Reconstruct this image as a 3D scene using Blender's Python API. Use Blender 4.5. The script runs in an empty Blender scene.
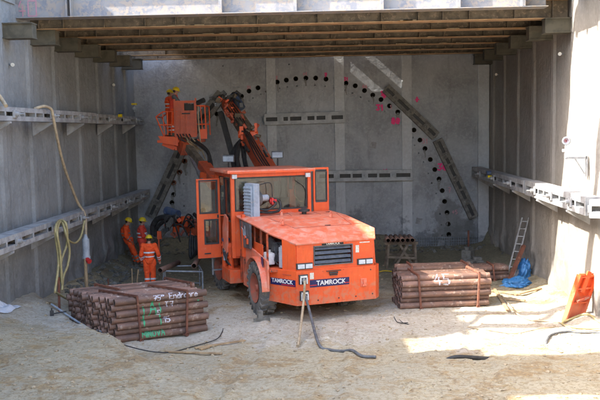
import bpy, bmesh, math, random
from mathutils import Vector, Matrix, noise
random.seed(7)
C = bpy.context.scene.collection
SC = bpy.context.scene
PI = math.pi
V = Vector

# ------------------------------------------------------------------ camera, sky, sun, exposure
F = 800.0
CAMZ = 5.1
ROLL = math.radians(1.0)
_y = V((326-300, 200-129.5, -F)).normalized()
_x = V((math.cos(ROLL), math.sin(ROLL), 0)); _x = (_x-_y*_x.dot(_y)).normalized()
_z = _x.cross(_y)
cam = bpy.data.objects.new('camera', bpy.data.cameras.new('camera')); C.objects.link(cam)
cam.matrix_world = Matrix.Translation((0, 0, CAMZ)) @ Matrix((_x, _y, _z)).to_4x4()
cam.data.sensor_width = 36; cam.data.lens = F/600*36
cam.data.clip_end = 2000
SC.camera = cam
SC.view_settings.view_transform = 'Standard'; SC.view_settings.look = 'None'
SC.view_settings.gamma = 1; SC.view_settings.use_curve_mapping = False
SC.view_settings.exposure = 2.95
SUN = V((1.12, .29, -1.0)).normalized()
w = bpy.data.worlds.new('World'); SC.world = w; w.use_nodes = True
nt = w.node_tree; nt.nodes.clear()
sky = nt.nodes.new('ShaderNodeTexSky'); sky.sky_type = 'NISHITA'; sky.sun_disc = False
sky.sun_elevation = math.asin(-SUN.z); sky.sun_rotation = math.atan2(-SUN.x, -SUN.y)
sky.air_density = 1.0; sky.dust_density = 2.5; sky.ozone_density = 1.0
bg = nt.nodes.new('ShaderNodeBackground'); bg.inputs[1].default_value = 0.15
wo = nt.nodes.new('ShaderNodeOutputWorld')
nt.links.new(sky.outputs[0], bg.inputs[0]); nt.links.new(bg.outputs[0], wo.inputs[0])
sl = bpy.data.lights.new('sun', 'SUN'); sl.energy = 2.1; sl.angle = math.radians(.55); sl.color = (1, .95, .87)
so = bpy.data.objects.new('sun', sl); C.objects.link(so)
so.rotation_euler = SUN.to_track_quat('-Z', 'Y').to_euler(); so.location = (-20, -5, 25)
SC.cycles.max_bounces = 10; SC.cycles.diffuse_bounces = 7; SC.cycles.transparent_max_bounces = 12

# ------------------------------------------------------------------ pixel (600x400) to point on a real plane
def ray(px, py):
    c = V((px-300, 200-py, -F))
    return V((_x.dot(c), _y.dot(c), _z.dot(c)))
CP = V((0, 0, CAMZ))
def at(px, py, Y): d = ray(px, py); return CP+d*(Y/d.y)
def onX(px, py, X): d = ray(px, py); return CP+d*(X/d.x)
def onZ(px, py, z=0.): d = ray(px, py); return CP+d*((z-CAMZ)/d.z)

# ------------------------------------------------------------------ mesh helpers
def rotz(a): return Matrix.Rotation(a, 4, 'Z')
def frame(a, b, up=V((0, 0, 1))):
    a, b = V(a), V(b); z = (b-a).normalized(); up = V(up)
    if abs(z.dot(up.normalized())) > .98: up = V((0, 1, 0)) if abs(z.y) < .9 else V((1, 0, 0))
    x = up.cross(z).normalized(); y = z.cross(x)
    m = Matrix((x, y, z)).transposed().to_4x4(); m.translation = a
    return m, (b-a).length
class MB:
    def __init__(s): s.v = []; s.f = []; s.sm = []; s.mi = []; s.cur = 0
    def add(s, vs, fs, smooth=False):
        n = len(s.v); s.v += [tuple(p) for p in vs]
        for f in fs: s.f.append([i+n for i in f]); s.sm.append(smooth); s.mi.append(s.cur)
        return s
    def box(s, c, d, m=None, bev=0.0):
        c = V(c); x, y, z = d[0]/2, d[1]/2, d[2]/2
        if bev > 0:
            b = min(bev, x*.45, y*.45, z*.45)
            bm = bmesh.new(); bmesh.ops.create_cube(bm, size=1)
            for v in bm.verts: v.co = V((v.co.x*2*x, v.co.y*2*y, v.co.z*2*z))
            bmesh.ops.bevel(bm, geom=list(bm.edges), offset=b, segments=2, affect='EDGES', profile=.7)
            vs = [v.co.copy() for v in bm.verts]; fs = [[v.index for v in f.verts] for f in bm.faces]; bm.free()
        else:
            vs = [V((i*x, j*y, k*z)) for k in (-1, 1) for j in (-1, 1) for i in (-1, 1)]
            fs = [(0, 2, 3, 1), (4, 5, 7, 6), (0, 1, 5, 4), (2, 6, 7, 3), (0, 4, 6, 2), (1, 3, 7, 5)]
        if m is not None: vs = [c+(m.to_3x3() @ v) for v in vs]
        else: vs = [c+v for v in vs]
        return s.add(vs, fs)
    def bar(s, a, b, w, h, up=(0, 0, 1), bev=0):   # w across, h along 'up'
        m, L = frame(a, b, up)
        return s.box((V(a)+V(b))/2, (w, h, L), m, bev)
    def prof(s, a, b, pts, up=(0, 0, 1)):          # closed 2D profile (x across, y up) extruded a->b
        m, L = frame(a, b, up); n = len(pts)
        vs = [m @ V((p[0], p[1], 0)) for p in pts]+[m @ V((p[0], p[1], L)) for p in pts]
        fs = [list(range(n))[::-1], list(range(n, 2*n))]+[(i, (i+1) % n, n+(i+1) % n, n+i) for i in range(n)]
        return s.add(vs, fs)
    def ibeam(s, a, b, h, w, tf=.02, tw=.014, up=(0, 0, 1)):
        x, y, t = w/2, h/2, tw/2
        return s.prof(a, b, [(-x, -y), (x, -y), (x, -y+tf), (t, -y+tf), (t, y-tf), (x, y-tf), (x, y), (-x, y), (-x, y-tf), (-t, y-tf), (-t, -y+tf), (-x, -y+tf)], up)
    def channel(s, a, b, h, w, t=.015, up=(0, 0, 1), side=1):
        x, y = w*side, h/2
        p = [(0, -y), (x, -y), (x, -y+t), (t*side, -y+t), (t*side, y-t), (x, y-t), (x, y), (0, y)]
        if side < 0: p = p[::-1]
        return s.prof(a, b, p, up)
    def cyl(s, a, b, r, r2=None, n=14, cap=True):
        m, L = frame(a, b); r2 = r if r2 is None else r2
        vs = [m @ V((r*math.cos(2*PI*i/n), r*math.sin(2*PI*i/n), 0)) for i in range(n)]
        vs += [m @ V((r2*math.cos(2*PI*i/n), r2*math.sin(2*PI*i/n), L)) for i in range(n)]
        s.add(vs, [(i, (i+1) % n, n+(i+1) % n, n+i) for i in range(n)], True)
        if cap: s.add(vs, [list(range(n))[::-1], list(range(n, 2*n))])
        return s
    def tube(s, pts, r, n=8, sub=5):
        pts = [V(p) for p in pts]
        if len(pts) > 2 and sub > 1:
            q = []; P = [pts[0]*2-pts[1]]+pts+[pts[-1]*2-pts[-2]]
            for i in range(1, len(P)-2):
                for k in range(sub):
                    t = k/sub; a, b, c, d = P[i-1:i+3]
                    q.append(.5*((2*b)+(c-a)*t+(2*a-5*b+4*c-d)*t*t+(3*b-a-3*c+d)*t**3))
            q.append(pts[-1]); pts = q
        vs = []; up = V((.13, .27, 1)).normalized()
        for i, p in enumerate(pts):
            t = (pts[min(i+1, len(pts)-1)]-pts[max(i-1, 0)]).normalized()
            x = up-t*up.dot(t)
            if x.length < 1e-3: x = V((1, 0, 0))-t*t.x
            x.normalize(); up = x; y = t.cross(x)
            rr = r[min(i, len(r)-1)] if isinstance(r, (list, tuple)) else r
            vs += [p+x*rr*math.cos(2*PI*k/n)+y*rr*math.sin(2*PI*k/n) for k in range(n)]
        m = len(pts)
        fs = [(j*n+k, j*n+(k+1) % n, (j+1)*n+(k+1) % n, (j+1)*n+k) for j in range(m-1) for k in range(n)]
        s.add(vs, fs, True); s.add(vs, [list(range(n))[::-1], list(range((m-1)*n, m*n))])
        return s
    def lathe(s, a, b, prof, n=20):                # prof: (t along axis in metres, radius), open profile
        m, L = frame(a, b); vs = []
        for (t, r) in prof: vs += [m @ V((r*math.cos(2*PI*k/n), r*math.sin(2*PI*k/n), t)) for k in range(n)]
        fs = [(j*n+k, j*n+(k+1) % n, (j+1)*n+(k+1) % n, (j+1)*n+k) for j in range(len(prof)-1) for k in range(n)]
        return s.add(vs, fs, True)
    def poly(s, loops, th):                        # polygon given as 3D points, solid of thickness vector th
        n = len(loops); th = V(th); a = [V(p) for p in loops]; b = [p+th for p in a]
        return s.add(a+b, [list(range(n)), list(range(n, 2*n))[::-1]]+[(i, n+i, n+(i+1) % n, (i+1) % n) for i in range(n)])
    def blob(s, c, r, sc=(1, 1, 1), rough=.25, n=2, seed=0):
        bm = bmesh.new(); bmesh.ops.create_icosphere(bm, subdivisions=n, radius=1)
        vs = []
        for v in bm.verts:
            k = 1+rough*2*noise.noise(v.co*1.3+V((seed*3.1, seed, 0)))
            vs.append(V(c)+V((v.co.x*sc[0], v.co.y*sc[1], v.co.z*sc[2]))*r*k)
        fs = [[v.index for v in f.verts] for f in bm.faces]; bm.free()
        return s.add(vs, fs)
    def build(s, name, mat, parent=None, xf=None, bev=0.0):
        me = bpy.data.meshes.new(name)
        vs = [xf @ V(p) for p in s.v] if xf is not None else s.v
        me.from_pydata([tuple(p) for p in vs], [], s.f); me.update()
        me.polygons.foreach_set('use_smooth', s.sm)
        mats = mat if isinstance(mat, (list, tuple)) else [mat]
        for m in mats: me.materials.append(m)
        me.polygons.foreach_set('material_index', [min(i, len(mats)-1) for i in s.mi])
        bm = bmesh.new(); bm.from_mesh(me); bmesh.ops.recalc_face_normals(bm, faces=bm.faces)
        if bev > 0: bmesh.ops.bevel(bm, geom=[e for e in bm.edges if len(e.link_faces) == 2 and e.calc_face_angle(0) > .6], offset=bev, segments=2, affect='EDGES', profile=.7)
        bm.to_mesh(me); bm.free()
        o = bpy.data.objects.new(name, me); C.objects.link(o)
        if parent is not None: o.parent = parent
        return o
def tag(o, label=None, cat=None, group=None, kind=None):
    if label: o['label'] = label
    if cat: o['category'] = cat
    if group: o['group'] = group
    if kind: o['kind'] = kind
    return o
def empty(name, loc, rz=0., label=None, cat=None, group=None):
    o = bpy.data.objects.new(name, None); C.objects.link(o); o.empty_display_size = .2
    o.location = loc; o.rotation_euler = (0, 0, rz); tag(o, label, cat, group)
    return o
ORD = ['first', 'second', 'third', 'fourth', 'fifth', 'sixth', 'seventh', 'eighth', 'ninth', 'tenth']

# ------------------------------------------------------------------ materials
def nodes(name):
    m = bpy.data.materials.new(name); m.use_nodes = True; t = m.node_tree
    return m, t, t.nodes['Principled BSDF'], t.links
def N(t, kind, **kw):
    n = t.nodes.new(kind)
    for k, v in kw.items():
        if hasattr(n, k): setattr(n, k, v)
    return n
def mixc(t, fac, a, b, mode='MIX'):
    n = t.nodes.new('ShaderNodeMix'); n.data_type = 'RGBA'; n.blend_type = mode
    for s, x in ((n.inputs[0], fac), (n.inputs[6], a), (n.inputs[7], b)):
        if isinstance(x, (int, float)): s.default_value = x
        elif isinstance(x, tuple): s.default_value = (*x, 1)
        else: t.links.new(x, s)
    return n.outputs[2]
def ramp(t, src, a, b, va=0., vb=1.):
    r = t.nodes.new('ShaderNodeMapRange'); r.inputs[1].default_value = a; r.inputs[2].default_value = b
    r.inputs[3].default_value = va; r.inputs[4].default_value = vb; r.interpolation_type = 'SMOOTHSTEP'
    t.links.new(src, r.inputs[0]); return r.outputs[0]
def coord(t, kind='Object', scale=(1, 1, 1)):
    if kind == 'Position': o = t.nodes.new('ShaderNodeNewGeometry').outputs['Position']
    else: o = t.nodes.new('ShaderNodeTexCoord').outputs['Object']
    mp = t.nodes.new('ShaderNodeMapping'); mp.inputs['Scale'].default_value = scale
    t.links.new(o, mp.inputs[0]); return mp.outputs[0]
def noi(t, vec, scale, detail=4, rough=.55, dist=0.):
    n = t.nodes.new('ShaderNodeTexNoise'); n.inputs['Scale'].default_value = scale
    n.inputs['Detail'].default_value = detail; n.inputs['Roughness'].default_value = rough; n.inputs['Distortion'].default_value = dist
    t.links.new(vec, n.inputs['Vector']); return n.outputs[0]
def bump(t, b, h, strength, dist=.02, prev=None):
    n = t.nodes.new('ShaderNodeBump'); n.inputs['Strength'].default_value = strength; n.inputs['Distance'].default_value = dist
    t.links.new(h, n.inputs['Height'])
    if prev is not None: t.links.new(prev, n.inputs['Normal'])
    t.links.new(n.outputs[0], b.inputs['Normal']); return n.outputs[0]
def mat(name, c1, c2=None, sc=6., rough=.6, metal=0., bmp=.15, lo=.4, hi=.62, c3=None, sc3=14., t3=.6, kind='Object', stretch=(1, 1, 1), spec=.4, rnd=0.):
    m, t, b, L = nodes(name)
    v = coord(t, kind, stretch)
    n1 = noi(t, v, sc, 6, .62, .3)
    col = mixc(t, ramp(t, n1, lo, hi), c1, c2 or tuple(x*.75 for x in c1))
    if c3:
        n3 = noi(t, v, sc3, 5, .65, .2); col = mixc(t, ramp(t, n3, t3, t3+.1), col, c3)
    if rnd:
        oi = t.nodes.new('ShaderNodeObjectInfo'); hv = t.nodes.new('ShaderNodeHueSaturation')
        r = ramp(t, oi.outputs['Random'], 0, 1, 1-rnd, 1+rnd); t.links.new(r, hv.inputs['Value']); t.links.new(col, hv.inputs['Color']); col = hv.outputs[0]
    L.new(col, b.inputs['Base Color'])
    b.inputs['Metallic'].default_value = metal; b.inputs['Specular IOR Level'].default_value = spec
    L.new(ramp(t, n1, .3, .7, max(0, rough-.12), min(1, rough+.12)), b.inputs['Roughness'])
    if bmp: bump(t, b, noi(t, v, sc*5, 5, .6), bmp, .01)
    return m
ORANGE = (.78, .115, .028)
MT = dict(

 _od=mat('dusty_orange_paint', (.62, .20, .14), (.60, .32, .26), 2.2, .7, c3=(.62, .46, .41), sc3=22, t3=.56, bmp=.05, lo=.35, hi=.65),
 orange_greasy=mat('greasy_orange_paint', (.60, .10, .035), (.26, .075, .04), 5, .55, c3=(.09, .05, .035), sc3=11, t3=.55, bmp=.2),
 orange_worn=mat('worn_red_paint', (.50, .10, .05), (.36, .10, .07), 3, .65, c3=(.40, .26, .20), sc3=12, t3=.55, bmp=.1),
 bore_shade=mat('pipe_bore_shade', (.045, .028, .02), (.07, .045, .032), 9, .95),  # near-black colour paints the shade inside the open pipes
 stain=mat('grout_drip', (.225, .225, .22), (.19, .188, .18), 9, .9, bmp=0, kind='Position'),
 rust=mat('rusty_steel', (.22, .085, .05), (.15, .062, .042), 4, .8, c3=(.31, .15, .09), sc3=9, t3=.56, bmp=.25, rnd=.25),
 pipe=mat('rusty_pipe_steel', (.25, .138, .095), (.165, .10, .076), 3, .52, c3=(.38, .28, .22), sc3=7, t3=.58, bmp=.15, rnd=.3, stretch=(1, 1, 1)),
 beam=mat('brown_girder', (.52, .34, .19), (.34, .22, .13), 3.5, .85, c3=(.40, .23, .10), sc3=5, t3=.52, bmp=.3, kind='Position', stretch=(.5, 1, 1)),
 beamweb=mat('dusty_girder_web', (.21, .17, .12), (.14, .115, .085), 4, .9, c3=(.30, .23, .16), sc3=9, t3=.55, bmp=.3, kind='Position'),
 plank=mat('deck_timber', (.20, .13, .08), (.12, .08, .055), 4, .9, bmp=.3, kind='Position', stretch=(1, .3, 1)),
 girder=mat('blue_grey_girder', (.31, .30, .29), (.21, .22, .245), 2.5, .75, c3=(.36, .31, .26), sc3=5, t3=.47, bmp=.2, kind='Position'),
 bracket=mat('grey_green_bracket', (.135, .122, .09), (.095, .09, .07), 3, .85, bmp=.25, kind='Position', rnd=.15),
 waler=mat('shotcrete_dusted_steel', (.37, .37, .365), (.26, .255, .25), 3, .8, c3=(.13, .12, .105), sc3=9, t3=.62, bmp=.3, kind='Position'),
 walerlight=mat('pale_dusted_steel', (.45, .46, .47), (.34, .35, .36), 3, .8, c3=(.22, .22, .21), sc3=9, t3=.62, bmp=.3, kind='Position'),
 darkwaler=mat('dirty_dark_steel', (.19, .18, .16), (.12, .112, .10), 5, .8, c3=(.28, .265, .24), sc3=8, t3=.58, bmp=.3, kind='Position'),
 steel=mat('bare_steel', (.42, .43, .45), (.30, .31, .33), 8, .45, metal=.7, bmp=.1),
 galv=mat('galvanised_frame', (.34, .37, .40), (.22, .24, .27), 7, .5, metal=.4, bmp=.1),
 dark=mat('black_steel', (.035, .035, .037), (.06, .056, .05), 6, .6, bmp=.1),
 rubber=mat('black_hose_rubber', (.022, .022, .023), (.05, .047, .043), 8, .55, bmp=.1),
 tyre=mat('dusty_tyre', (.11, .105, .10), (.20, .185, .16), 4, .9, c3=(.30, .27, .23), sc3=9, t3=.58, bmp=.3),
 rim=mat('dusty_red_rim', (.42, .10, .06), (.30, .12, .08), 6, .7),
 grey=mat('dark_grey_panel', (.13, .135, .14), (.085, .088, .09), 5, .55),
 lightgrey=mat('light_grey_casing', (.40, .44, .48), (.30, .33, .37), 5, .5, c3=(.48, .44, .40), sc3=10, t3=.58),
 cooler=mat('blue_grey_cooler', (.36, .43, .50), (.27, .33, .39), 5, .5, c3=(.42, .38, .35), sc3=8, t3=.6),
 blue=mat('faded_blue_paint', (.055, .085, .17), (.10, .12, .16), 7, .6),
 navy=mat('navy_decal', (.012, .016, .085), (.02, .022, .10), 8, .4, bmp=0),
 white=mat('white_paint', (.78, .78, .76), (.66, .66, .64), 8, .5, bmp=.02),
 ladder=mat('weathered_aluminium', (.46, .46, .45), (.34, .33, .31), 8, .5, metal=.2, bmp=.1),
 lamp=mat('headlamp_glass', (.62, .66, .70), (.50, .54, .60), 12, .15, spec=.8, bmp=0),
 grille=mat('grille_slats', (.065, .08, .11), (.11, .12, .14), 9, .5),
 yellow_hose=mat('yellow_hose', (.42, .35, .16), (.33, .27, .13), 9, .55, kind='Position'),
 beige_hose=mat('beige_hose', (.46, .36, .23), (.34, .26, .17), 9, .6, kind='Position'),
 hivis=mat('hi_vis_orange_cloth', (.92, .105, .018), (.80, .085, .02), 9, .85, bmp=.3),
 hivis_red=mat('hi_vis_red_cloth', (.80, .075, .04), (.66, .065, .04), 9, .85, bmp=.3),
 band=mat('reflective_band', (.72, .74, .76), (.60, .62, .64), 20, .35, bmp=0),
 band_grey=mat('dirty_reflective_band', (.25, .25, .22), (.18, .18, .16), 20, .5, bmp=0),
 greycloth=mat('grey_work_cloth', (.12, .135, .15), (.08, .09, .10), 9, .9, bmp=.3),
 helmet=mat('yellow_helmet', (.72, .52, .015), (.62, .45, .02), 9, .3, bmp=0),
 skin=mat('skin', (.45, .24, .16), (.38, .19, .13), 14, .55, bmp=.05),
 hair=mat('dark_hair', (.03, .02, .015), (.05, .03, .02), 30, .7),
 boot=mat('dusty_boot', (.07, .055, .045), (.15, .13, .10), 12, .8),
 tarp=mat('blue_tarpaulin', (.04, .17, .40), (.06, .23, .48), 4, .4, c3=(.25, .30, .33), sc3=7, t3=.6, bmp=.5),
 wood=mat('pale_timber', (.42, .30, .17), (.30, .20, .11), 5, .8, kind='Object'),
 straw=mat('straw', (.52, .42, .24), (.40, .30, .16), 20, .9, bmp=0, kind='Position'),
 oldwood=mat('weathered_timber', (.20, .155, .11), (.12, .095, .07), 5, .9, kind='Position'),
 pink=mat('pink_spray_paint', (.85, .04, .22), (.75, .05, .20), 20, .7, bmp=0),
 palepink=mat('faded_pink_spray', (.55, .25, .30), (.45, .25, .28), 20, .8, bmp=0),
 whitespray=mat('white_spray_paint', (.62, .60, .64), (.48, .45, .50), 20, .8, bmp=0),
 green=mat('green_spray_paint', (.05, .42, .20), (.10, .34, .18), 20, .8, bmp=0),
 hole=mat('dark_hole_liner', (.02, .018, .013), (.04, .032, .022), 9, .95),  # near-black lining colour of the drilled holes
 seat=mat('seat_cloth', (.05, .05, .055), (.03, .03, .03), 9, .9),
 decal=mat('sticker', (.72, .70, .62), (.55, .52, .45), 40, .5, bmp=0),
 black=mat('black_lettering', (.015, .015, .015), (.02, .02, .02), 9, .5, bmp=0),
 red=mat('red_plastic', (.62, .03, .03), (.5, .03, .03), 9, .4),
 sheet=mat('white_plastic_sheet', (.66, .69, .74), (.58, .6, .66), 7, .4),
 stone=mat('grey_rubble', (.20, .19, .165), (.13, .12, .10), 7, .95, bmp=.5, kind='Position'),
 clod=mat('clay_clod', (.42, .33, .21), (.30, .235, .155), 9, .95, bmp=.4, kind='Position'),
)
def paint(name, a, b_, dust, dustlo, wear, dirt=.55):
    m, t, b, L = nodes(name); v = coord(t); n1 = noi(t, v, 1.6, 6, .65, .4)
    col = mixc(t, ramp(t, n1, .38, .62), a, b_)
    st = noi(t, coord(t, 'Object', (5, 5, .5)), 2.2, 5, .7); col = mixc(t, ramp(t, st, .52, .72, 0, .35), col, tuple(x*.55 for x in a))
    sp = noi(t, v, 30, 5, .75); col = mixc(t, ramp(t, sp, .60, .66, 0, wear), col, (.50, .36, .28))
    sc = noi(t, coord(t, 'Object', (1, 1, 7)), 9, 4, .8); col = mixc(t, ramp(t, sc, .66, .69, 0, wear), col, (.13, .09, .07))
    n4 = noi(t, v, 5, 6, .7, .3); col = mixc(t, ramp(t, n4, dustlo, dustlo+.25, 0, .8), col, dust)
    sep = N(t, 'ShaderNodeSeparateXYZ'); L.new(v, sep.inputs[0]); ad = N(t, 'ShaderNodeMath', operation='ADD'); L.new(sep.outputs[2], ad.inputs[0])
    L.new(ramp(t, n4, .3, .7, -.5, .5), ad.inputs[1]); col = mixc(t, ramp(t, ad.outputs[0], .35, .95, dirt, 0), col, (.36, .27, .18))
    L.new(col, b.inputs['Base Color']); L.new(ramp(t, n4, .35, .65, .30, .62), b.inputs['Roughness']); b.inputs['Specular IOR Level'].default_value = .45
    bump(t, b, noi(t, v, 3, 3, .5), .12, .02); return m
MT['orange'] = paint('orange_paint', (.80, .115, .025), (.72, .095, .025), (.60, .27, .16), .58, .35, .4)
MT['orange_dusty'] = paint('dusty_orange_paint', (.74, .15, .07), (.71, .185, .10), (.66, .33, .24), .42, .5, .08)
MT['orange_boom'] = paint('worn_boom_paint', (.58, .10, .035), (.44, .085, .04), (.30, .13, .08), .52, .7)
# glass
def glass(name, tint, refl=.06):
    m, t, b, L = nodes(name); t.nodes.remove(b)
    tr = N(t, 'ShaderNodeBsdfTransparent'); tr.inputs[0].default_value = (*tint, 1)
    gl = N(t, 'ShaderNodeBsdfGlossy'); gl.inputs['Roughness'].default_value = .03
    df = N(t, 'ShaderNodeBsdfDiffuse'); df.inputs[0].default_value = (.35, .30, .24, 1)
    fr = N(t, 'ShaderNodeFresnel'); fr.inputs[0].default_value = 1.6
    mx = N(t, 'ShaderNodeMixShader'); L.new(fr.outputs[0], mx.inputs[0]); L.new(tr.outputs[0], mx.inputs[1]); L.new(gl.outputs[0], mx.inputs[2])
    mx2 = N(t, 'ShaderNodeMixShader'); n = noi(t, coord(t), 3, 5, .6); L.new(ramp(t, n, .45, .75, .03, .2), mx2.inputs[0])
    L.new(mx.outputs[0], mx2.inputs[1]); L.new(df.outputs[0], mx2.inputs[2])
    L.new(mx2.outputs[0], t.nodes['Material Output'].inputs[0]); return m
MT['glass'] = glass('cab_glass', (.72, .76, .74))

def wall_mat(name, a, b_, c, back=False):
    m, t, b, L = nodes(name); v = coord(t, 'Position')
    big = noi(t, v, .55, 5, .6, .4)
    vs = coord(t, 'Position', (1.3, 1.3, .3)); streak = noi(t, vs, 2.0, 6, .7, .8)
    fine = noi(t, v, 9, 6, .65, .2)
    col = mixc(t, ramp(t, big, .35, .68), a, b_)
    col = mixc(t, ramp(t, streak, .50, .74, 0, .6), col, c)
    col = mixc(t, ramp(t, fine, .42, .7, 0, .30), col, tuple(x*1.35 for x in a))
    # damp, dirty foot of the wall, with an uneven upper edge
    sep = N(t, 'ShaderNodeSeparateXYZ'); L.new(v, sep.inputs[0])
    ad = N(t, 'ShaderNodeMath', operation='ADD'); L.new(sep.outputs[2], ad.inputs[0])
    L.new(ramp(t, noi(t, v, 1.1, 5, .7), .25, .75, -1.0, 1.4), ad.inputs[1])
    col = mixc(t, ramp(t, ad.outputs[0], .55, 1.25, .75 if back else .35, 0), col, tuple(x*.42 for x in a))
    L.new(col, b.inputs['Base Color']); b.inputs['Roughness'].default_value = .9; b.inputs['Specular IOR Level'].default_value = .25
    if back:      # leached wet stain round the lowest holes on the right
        mp = N(t, 'ShaderNodeMapping'); mp.inputs['Location'].default_value = (-5.35/.85, 0, -.2/1.95); mp.inputs['Scale'].default_value = (1/.85, 0, 1/1.95)
        L.new(v, mp.inputs[0]); ln = N(t, 'ShaderNodeVectorMath', operation='LENGTH'); L.new(mp.outputs[0], ln.inputs[0])
        a3 = N(t, 'ShaderNodeMath', operation='ADD'); L.new(ln.outputs['Value'], a3.inputs[0]); L.new(ramp(t, noi(t, v, 2.2, 4, .6), .3, .7, -.25, .25), a3.inputs[1])
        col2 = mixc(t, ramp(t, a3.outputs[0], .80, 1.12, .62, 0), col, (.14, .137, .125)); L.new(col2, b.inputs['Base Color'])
    p = bump(t, b, noi(t, v, 2.6 if back else 3.0, 6, .6, .5), .65 if back else .45, .08)
    p = bump(t, b, noi(t, v, 7, 5, .6, .3), .5, .03, p)
    bump(t, b, noi(t, v, 26, 5, .65), .6, .014, p)
    return m
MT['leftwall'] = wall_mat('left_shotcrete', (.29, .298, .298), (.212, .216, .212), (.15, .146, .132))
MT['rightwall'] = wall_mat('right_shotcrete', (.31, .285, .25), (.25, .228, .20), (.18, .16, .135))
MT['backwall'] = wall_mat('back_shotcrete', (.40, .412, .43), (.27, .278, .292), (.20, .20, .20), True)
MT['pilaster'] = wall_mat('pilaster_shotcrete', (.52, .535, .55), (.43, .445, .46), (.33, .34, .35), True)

def ground_mat():
    m, t, b, L = nodes('clay_ground'); v = coord(t, 'Position')
    big = noi(t, v, .32, 5, .62, .5); mid = noi(t, v, 1.5, 7, .7, .2); fine = noi(t, v, 11, 7, .75, .0); vf = noi(t, v, 60, 4, .8)
    vx = coord(t, 'Position', (.8, 1.5, 1)); tr = noi(t, vx, 1.5, 8, .75, .25)
    col = mixc(t, ramp(t, big, .36, .62), (.61, .52, .355), (.55, .475, .34))
    col = mixc(t, ramp(t, mid, .50, .68, 0, .65), col, (.60, .52, .37))
    col = mixc(t, ramp(t, tr, .50, .66, 0, .85), col, (.47, .31, .14))
    col = mixc(t, ramp(t, fine, .46, .60, 0, .7), col, (.38, .29, .17))
    col = mixc(t, ramp(t, vf, .50, .66, 0, .35), col, (.34, .27, .18))
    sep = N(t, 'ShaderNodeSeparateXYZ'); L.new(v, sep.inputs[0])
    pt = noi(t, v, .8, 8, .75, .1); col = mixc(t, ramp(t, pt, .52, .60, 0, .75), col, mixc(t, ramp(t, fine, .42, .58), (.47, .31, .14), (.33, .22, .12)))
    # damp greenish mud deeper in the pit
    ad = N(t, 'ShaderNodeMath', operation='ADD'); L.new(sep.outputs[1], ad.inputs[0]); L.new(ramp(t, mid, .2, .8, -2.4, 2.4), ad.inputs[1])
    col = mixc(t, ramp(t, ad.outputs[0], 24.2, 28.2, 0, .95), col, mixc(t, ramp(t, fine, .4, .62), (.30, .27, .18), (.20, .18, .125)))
    # pale cement dust patches
    pd = noi(t, v, .8, 5, .6, .3)
    a2 = N(t, 'ShaderNodeMath', operation='ADD'); L.new(sep.outputs[1], a2.inputs[0]); L.new(ramp(t, pd, .2, .8, -1.6, 1.6), a2.inputs[1])
    band = mixc(t, ramp(t, a2.outputs[0], 18.2, 19.2, 0, 1), (0, 0, 0), mixc(t, ramp(t, a2.outputs[0], 21.8, 23.6, 1, 0), (0, 0, 0), (1, 1, 1)))
    f = N(t, 'ShaderNodeMath', operation='MULTIPLY'); L.new(band, f.inputs[0]); L.new(ramp(t, fine, .3, .62, .65, .25), f.inputs[1])
    col = mixc(t, f.outputs[0], col, (.72, .68, .61))
    L.new(col, b.inputs['Base Color']); b.inputs['Roughness'].default_value = .95; b.inputs['Specular IOR Level'].default_value = .15
    p = bump(t, b, mid, .7, .14); p = bump(t, b, fine, .9, .05, p); bump(t, b, vf, .8, .018, p)
    return m
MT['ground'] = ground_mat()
MT['soil'] = mat('soil_slope', (.36, .27, .16), (.26, .19, .11), 1.2, .95, bmp=.5, kind='Position', c3=(.44, .36, .24), sc3=2)

# ------------------------------------------------------------------ ground
def sstep(a, b, x): t = max(0., min(1., (x-a)/(b-a))); return t*t*(3-2*t)
def gz(x, y, fine=True):
    # raised working bank in the lower left, its edge running along the pipe stacks
    dx, dy = (-4.4+7.1), (17.7-21.3); L = math.hypot(dx, dy)
    sd = ((x+7.1)*dy-(y-21.3)*dx)/L                       # + on the camera side of the edge
    wig = .25*noise.noise(V((x*.7, y*.7, 3)))
    mnd = sstep(-.15, .45, sd+wig)*(1-sstep(-4.6, -1.5, x+wig) * sstep(16.2, 18.4, y))
    if x > -4.4: mnd = max(mnd*.6, sstep(18.2, 17.2, y+wig) if False else 0) if y > 17.7 else mnd
    front = 1-sstep(15.0, 18.6, y+wig*2)
    h = .40*mnd*(1-sstep(-5.5, -1, x))+.25*front*sstep(-5.5, -1, x)
    h += .35*sstep(-7.0, -8.4, x)*sstep(26, 23, y)*.5
    h += (.55-.5*sstep(2.4, 3.4, x)*sstep(6.9, 6.6, x))*sstep(.9, .1, 34.2-y-.6*noise.noise(V((x*.8, 2, 1))))     # muck heaped along the far wall
    h += .30*sstep(.9, .0, x+8.35+.35*noise.noise(V((y*.9, 7, 1))))*sstep(23, 26, y)
    h += .22*sstep(.9, .0, 6.9-x+.3*noise.noise(V((y*.9, 4, 1))))
    if y < 13: h += (13-y)**1.15*.155 if y > -20 else 33**1.15*.155
    if fine and -10 < x < 9 and 10 < y < 36:
        h += .05*noise.noise(V((x*.9, y*.9, 0)))+.02*noise.noise(V((x*2.3, y*2.8, 5)))
        h += .014*noise.noise(V((x*5, y*5, 2)))+.012*noise.noise(V((x*12, y*12, 9)))
        r = noise.noise(V((x*1.1+y*.15, y*3.6, 11))); h -= .012*max(0, r-.1)*2
        for rx in (-1.5-.10*(21-y), .25-.02*max(0, 21-y)**1.3, 3.4+.12*(y-18)):
            if y < 21.2: dx_ = abs(x-rx-.12*noise.noise(V((y*.5, rx, 4)))); h += -.055*sstep(.24, .16, dx_)*.6+.018*sstep(.16, .0, abs(dx_-.32))*(1+.5*noise.noise(V((x*6, y*6, 8)))) + 0.004*sstep(.24, .1, dx_)*math.sin(y*26+dx_*14)
        h += .035*max(0, noise.noise(V((x*2.4, y*2.4, 21)))-.12)+.014*abs(noise.noise(V((x*7, y*7, 31))))
    return h
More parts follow.
